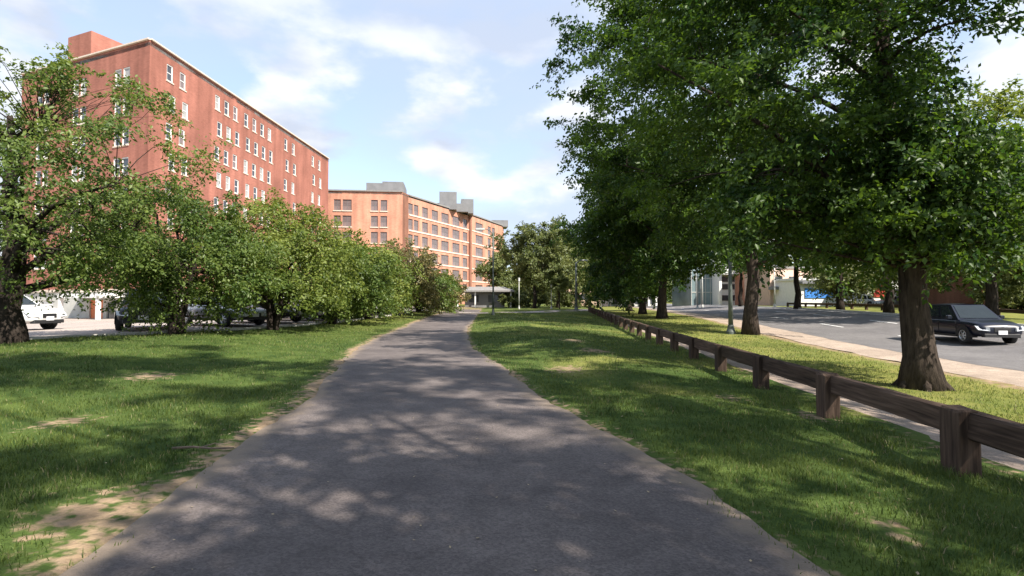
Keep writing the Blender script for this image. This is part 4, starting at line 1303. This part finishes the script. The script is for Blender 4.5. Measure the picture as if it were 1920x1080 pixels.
def make_car(label, x, y, heading, pm, style=SUV, group=None, detail=True, z=None, name='parked_car'):
    """heading: direction the bonnet points to, radians from +X"""
    zz = float(gz(x, y)) - .02 if z is None else z
    root = empty(name, (x, y, zz), heading); tag(root, label, 'car', group)
    st = style['st']; v = []; f = []; k = 12
    for (sx, z0, z1, w) in st:
        h = z1 - z0
        half = [(0, z0), (w * .82, z0), (w * .96, z0 + .10 * h), (w, z0 + .38 * h), (w * .985, z0 + .72 * h), (w * .93, z0 + .93 * h), (w * .72, z1 + .012), (0, z1 + .035)]
        ring = half + [(-a, b_) for a, b_ in half[-2:0:-1]]
        k = len(ring); v += [(sx, a, b_) for a, b_ in ring]
    for i in range(len(st) - 1):
        for j in range(k):
            j2 = (j + 1) % k
            f.append((i * k + j, (i + 1) * k + j, (i + 1) * k + j2, i * k + j2))
    f.append(tuple(range(k))); f.append(tuple(range((len(st) - 1) * k + k - 1, (len(st) - 1) * k - 1, -1)))
    me = mesh_py('body', v, f, True)
    bo = link('body', me, pm, root)
    sm_ = bo.modifiers.new('smooth', 'SUBSURF'); sm_.levels = 1; sm_.render_levels = 1
    for sx in (style['pil'][0] - .55, style['pil'][0] + .42, style['cab'][1][0] - .05):
        for sg in (1, -1):
            MB().box((sx, sg * .917, .66), (.012, .012, .56)).build('door_seam', M['trim'], root)
    # cabin
    (xb0, zb0, xt0, zt0), (xb1, zb1, xt1, zt1) = style['cab']
    wb_, wt = .84, .64
    def side(sg, s, t):  # s along length 0..1 rear->front, t up
        xb = xb0 + (xb1 - xb0) * s; xt = xt0 + (xt1 - xt0) * s
        zb_ = zb0 + (zb1 - zb0) * s - .03; zt_ = zt0 + (zt1 - zt0) * s - .02 * abs(2 * s - 1) ** 2
        return (xb + (xt - xb) * t, sg * (wb_ + (wt - wb_) * t), zb_ + (zt_ - zb_) * t)
    m = MB(); S = [0, .25, .5, .75, 1]; T = [0, .35, .7, 1]
    for sg in (1, -1):
        for i in range(4):
            for j in range(3):
                q = [side(sg, S[i], T[j]), side(sg, S[i + 1], T[j]), side(sg, S[i + 1], T[j + 1]), side(sg, S[i], T[j + 1])]
                m.add(q, [(3, 2, 1, 0)] if sg > 0 else [(0, 1, 2, 3)])
    for i in range(4):
        a, b_ = side(1, S[i], 1), side(1, S[i + 1], 1); c, d = side(-1, S[i + 1], 1), side(-1, S[i], 1)
        ma = (a[0], 0, a[2] + .045); mb2 = (b_[0], 0, b_[2] + .045)
        m.add([a, b_, mb2, ma], [(3, 2, 1, 0)]); m.add([ma, mb2, c, d], [(3, 2, 1, 0)])
    for s in (0, 1):
        for j in range(3):
            q = [side(1, s, T[j]), side(-1, s, T[j]), side(-1, s, T[j + 1]), side(1, s, T[j + 1])]
            m.add(q, [(0, 1, 2, 3)] if s == 1 else [(3, 2, 1, 0)])
    link('cabin', m.mesh('cabin'), pm, root)
    def gl(name, q, off, mat='car_glass'):
        o_ = Vector(off); vv = [Vector(p) + o_ for p in q]; c = sum(vv, Vector()) / 4
        inner = [p - o_ * 1.6 for p in vv]
        link(name, mesh_py(name, vv + inner, [(0, 1, 2, 3), (7, 6, 5, 4), (0, 4, 5, 1), (1, 5, 6, 2), (2, 6, 7, 3), (3, 7, 4, 0)]), M[mat], root)
    def lerp_end(s, w0, t0, t1):
        a = Vector(side(1, s, t0)); b_ = Vector(side(-1, s, t0)); c = Vector(side(-1, s, t1)); d = Vector(side(1, s, t1))
        mix = lambda p, q_: p + (q_ - p) * w0
        return [mix(a, b_), mix(b_, a), mix(c, d), mix(d, c)]
    gl('windscreen', lerp_end(1, .06, .10, .93), (.012, 0, .012)); gl('rear_window', lerp_end(0, .08, .2, .9), (-.012, 0, .01))
    for sg in (1, -1):
        for (s0, s1) in ((.05, .30), (.33, .60), (.63, .93)):
            gl('side_window', [side(sg, s0 + .02, .16), side(sg, s1, .16), side(sg, s1 - .02 - (.03 if s1 > .9 else 0), .88), side(sg, s0 + .03, .88)], (0, sg * .012, .004))
    # wheels
    tm, qm, bm_ = wheel_meshes()
    for wx in style['wb']:
        for sg in (1, -1):
            w = empty('wheel', (wx, sg * .82, .34)); w.parent = root
            w.rotation_euler = (0, 0, 0 if sg > 0 else math.pi)
            link('tyre', tm, None, w); link('rim', qm, None, w); link('brake_disc', bm_, None, w)
            a = MB(); pr = []
            for q in range(13):
                an = math.pi * (q / 12) * 1.12 - .19
                pr.append(an)
            vv = []; ff = []
            for an in pr:
                for rr_, yy in ((.40, .90), (.445, .928), (.40, .60)):
                    vv.append((wx + math.cos(an) * rr_, sg * yy, .34 + math.sin(an) * rr_))
            for q in range(12):
                ff += [(q * 3, q * 3 + 1, q * 3 + 4, q * 3 + 3), (q * 3, q * 3 + 3, q * 3 + 5, q * 3 + 2)]
            # dark well behind the wheel
            c0 = len(vv); vv.append((wx, sg * .905, .34))
            for an in pr: vv.append((wx + math.cos(an) * .405, sg * .905, .34 + math.sin(an) * .405))
            for q in range(12): ff.append((c0, c0 + 1 + q, c0 + 2 + q))
            a.add(vv, ff); a.build('wheel_arch', M['trim'], root)
    fx = st[-1][0]; rx = st[0][0]; fw = st[-2][3]; hz = st[-2][2]
    for sg in (1, -1):
        hl = MB(); hl.add([(fx - .22, sg * (fw + .09), hz - .03), (fx + .03, sg * (fw - .30), hz - .10), (fx + .045, sg * (fw - .30), hz - .24), (fx - .06, sg * (fw + .06), hz - .20)], [(0, 1, 2, 3), (3, 2, 1, 0)])
        hl.v = hl.v + [(p[0] - .16, p[1] - sg * .05, p[2] - .01) for p in hl.v[:4]]
        hl.f = [(0, 1, 2, 3), (7, 6, 5, 4), (0, 4, 5, 1), (1, 5, 6, 2), (2, 6, 7, 3), (3, 7, 4, 0)]
        hl.build('headlight', M['head'], root)
        MB().box((rx + .05, sg * .70, st[1][2] - .14), (.10, .22, .18)).build('tail_light', M['tail'], root)
        mr = MB(); mr.cbox((style['cab'][1][0] - .34, sg * 1.0, zb1 + .08), (.14, .20, .15), .03); mr.build('mirror', pm, root)
    MB().cbox((fx - .022, 0, hz - .19), (.06, fw * .78, .17), .012).build('grille', M['trim'], root)
    MB().cbox((fx - .10, 0, .38), (.20, fw * 1.7, .15), .03).build('lower_bumper', M['trim'], root)
    MB().box((fx + .012, 0, .50), (.02, .32, .16)).build('number_plate', M['plate'], root)
    MB().box((rx - .012, 0, .72), (.02, .32, .16)).build('number_plate', M['plate'], root)
    for sg in (1, -1):
        MB().box((0, sg * .885, .30), (2.0, .06, .09)).build('side_sill', M['trim'], root)
        for s in (.36, .66):
            MB().box(((xb0 + (xb1 - xb0) * s) - .12, sg * .918, .84), (.16, .03, .03)).build('door_handle', M['trim'], root)
    return root


navy = paint('navy_black', (0.006, 0.008, 0.018), 0); white_p = paint('white', (0.72, 0.72, 0.70), 0); silver = paint('silver', (0.42, 0.43, 0.45), .6)
black_p = paint('black', (0.008, 0.008, 0.010), 0); grey_p = paint('grey', (0.13, 0.135, 0.145), .5); blue_p = paint('blue', (0.03, 0.07, 0.16), .4); red_p = paint('maroon', (0.16, 0.02, 0.02))
cx, cy = 19.9, 23.5
make_car('dark navy car driving on the road behind the big street tree', cx, cy, math.radians(-99), navy, SUV, z=float(gz(cx, cy)) + .01, name='moving_car')
PK = 'cars parked along the lawn edge of the lot'
make_car('white car behind the thick dark tree trunk at the left', -20.8, 21.6, math.radians(-4), white_p, SUV, PK)
make_car('black car with white plate left of the multi-stemmed tree', -14.9, 21.9, math.radians(-60), black_p, SUV, PK)
def lot_car(y, off, ang, pm, style, label):
    make_car(label, float(lot_x(y)) - off, y, math.radians(ang), pm, style, PK)
lot_car(24.6, 3.6, -28, silver, SEDAN, 'silver car between the second and third spreading trees')
lot_car(27.4, 3.3, -14, black_p, SUV, 'black car left of the silver car under the middle spreading trees')
lot_car(30.2, 3.1, -4, white_p, SEDAN, 'white car parked nose to the lawn under the middle spreading trees')
lot_car(33.0, 3.1, -2, red_p, SEDAN, 'maroon car parked beside the white one in the lot row')
lot_car(35.8, 3.1, -3, grey_p, SUV, 'grey tall car in the middle of the lot row')
lot_car(38.6, 3.0, -2, grey_p, SEDAN, 'grey low car next to the grey tall car')
lot_car(41.4, 3.0, -4, white_p, SUV, 'white tall car near the far end of the lot row')
lot_car(44.2, 3.0, -2, black_p, SEDAN, 'black low car near the far end of the lot row')
lot_car(47.0, 3.0, -3, silver, SUV, 'silver tall car at the far end of the lot row')
FP = 'cars parked across the road'
for (x, y, a, pm, sty, lb) in ((47.0, 73, 185, white_p, SUV, 'white car parked across the road below the red panel'), (50.6, 71, 180, silver, SEDAN, 'silver car parked across the road right of the white one'),
                              (54.6, 70, 178, blue_p, SEDAN, 'blue car parked across the road'), (57.8, 67, 184, grey_p, SUV, 'grey car parked across the road near the brown house')):
    make_car(lb, x, y, math.radians(a), pm, sty, FP)


# ------------------------------------------------------------------ lamp posts and poles
def lamp_post(label, x, y, h, arm=None, r0=.09, mat='steel', head='arm', group=None, name='lamp_post'):
    root = empty(name, (x, y, float(gz(x, y)))); tag(root, label, 'lamp post', group)
    m = MB(); m.lathe([(0, -.1), (r0 * 1.9, -.1), (r0 * 1.9, .12), (r0 * 1.35, .3), (r0 * 1.15, .5)], 14, 'z'); m.build('base', M[mat], root)
    m = MB(); m.tube([(0, 0, .45), (0, 0, h * .5), (0, 0, h)], [r0, r0 * .8, r0 * .62], 12); m.build('pole', M[mat], root, smooth=True)
    if head == 'arm':
        ax, ay = arm
        m = MB(); m.tube([(0, 0, h - .25), (ax * .3, ay * .3, h + .12), (ax * .75, ay * .75, h + .28), (ax, ay, h + .28)], [r0 * .55, r0 * .45, r0 * .4, r0 * .4], 8); m.build('arm', M[mat], root, smooth=True)
        an = math.atan2(ay, ax); hd = MB()
        hd.cbox((0, 0, 0), (.75, .30, .16), .05)
        ho = hd.build('lamp_head', M['steel'], root, (ax + math.cos(an) * .3, ay + math.sin(an) * .3, h + .27), (0, 0, an))
        MB().box((.08, 0, -.085), (.42, .22, .02)).build('lens', M['lamp_glass'], ho)
    elif head == 'top':
        m = MB(); m.lathe([(0, 0), (.08, 0), (.12, .10), (.13, .30), (.08, .42), (0, .43)], 14, 'z'); m.build('lantern', M['lamp_glass'], root, (0, 0, h))
        m = MB(); m.lathe([(.17, 0), (.14, .06), (.04, .12), (0, .13)], 14, 'z'); m.build('cap', M[mat], root, (0, 0, h + .42))
    return root


lamp_post('tall pale lamp post with arm at the crest of the path', -1.5, 42.5, 6.6, (-.75, 0), .075, mat='steel_green')
lamp_post('slim white lamp post in front of the round bright tree', .95, 72, 3.7, head='top', r0=.07, mat='steel')
lamp_post('slim pale lamp post right of the round bright tree', 5.6, 76, 3.0, head='top', r0=.08, mat='steel')
lamp_post('grey-green lamp post at the end of the timber fence', 8.0, 66.5, 6.0, (.8, .1), .16, mat='steel_green')
lamp_post('pale lamp post beyond the end of the fence by the road', 14.3, 86, 5.0, (1.0, .0), .12)
lamp_post('grey-green post beside the second street tree trunk', 12.0, 29.3, 4.9, (.8, .3), .13, mat='steel_green')
lamp_post('pale lamp post in front of the glass building, left one', 28.5, 82, 6.0, (-.9, 0), .12)
lamp_post('pale lamp post in front of the glass building, right one', 31.4, 88, 7.0, (-.9, 0), .13)
lamp_post('grey pole in front of the tan building across the road', 35.2, 71.5, 5.6, (-.9, 0), .11)

scene.render.film_transparent = False
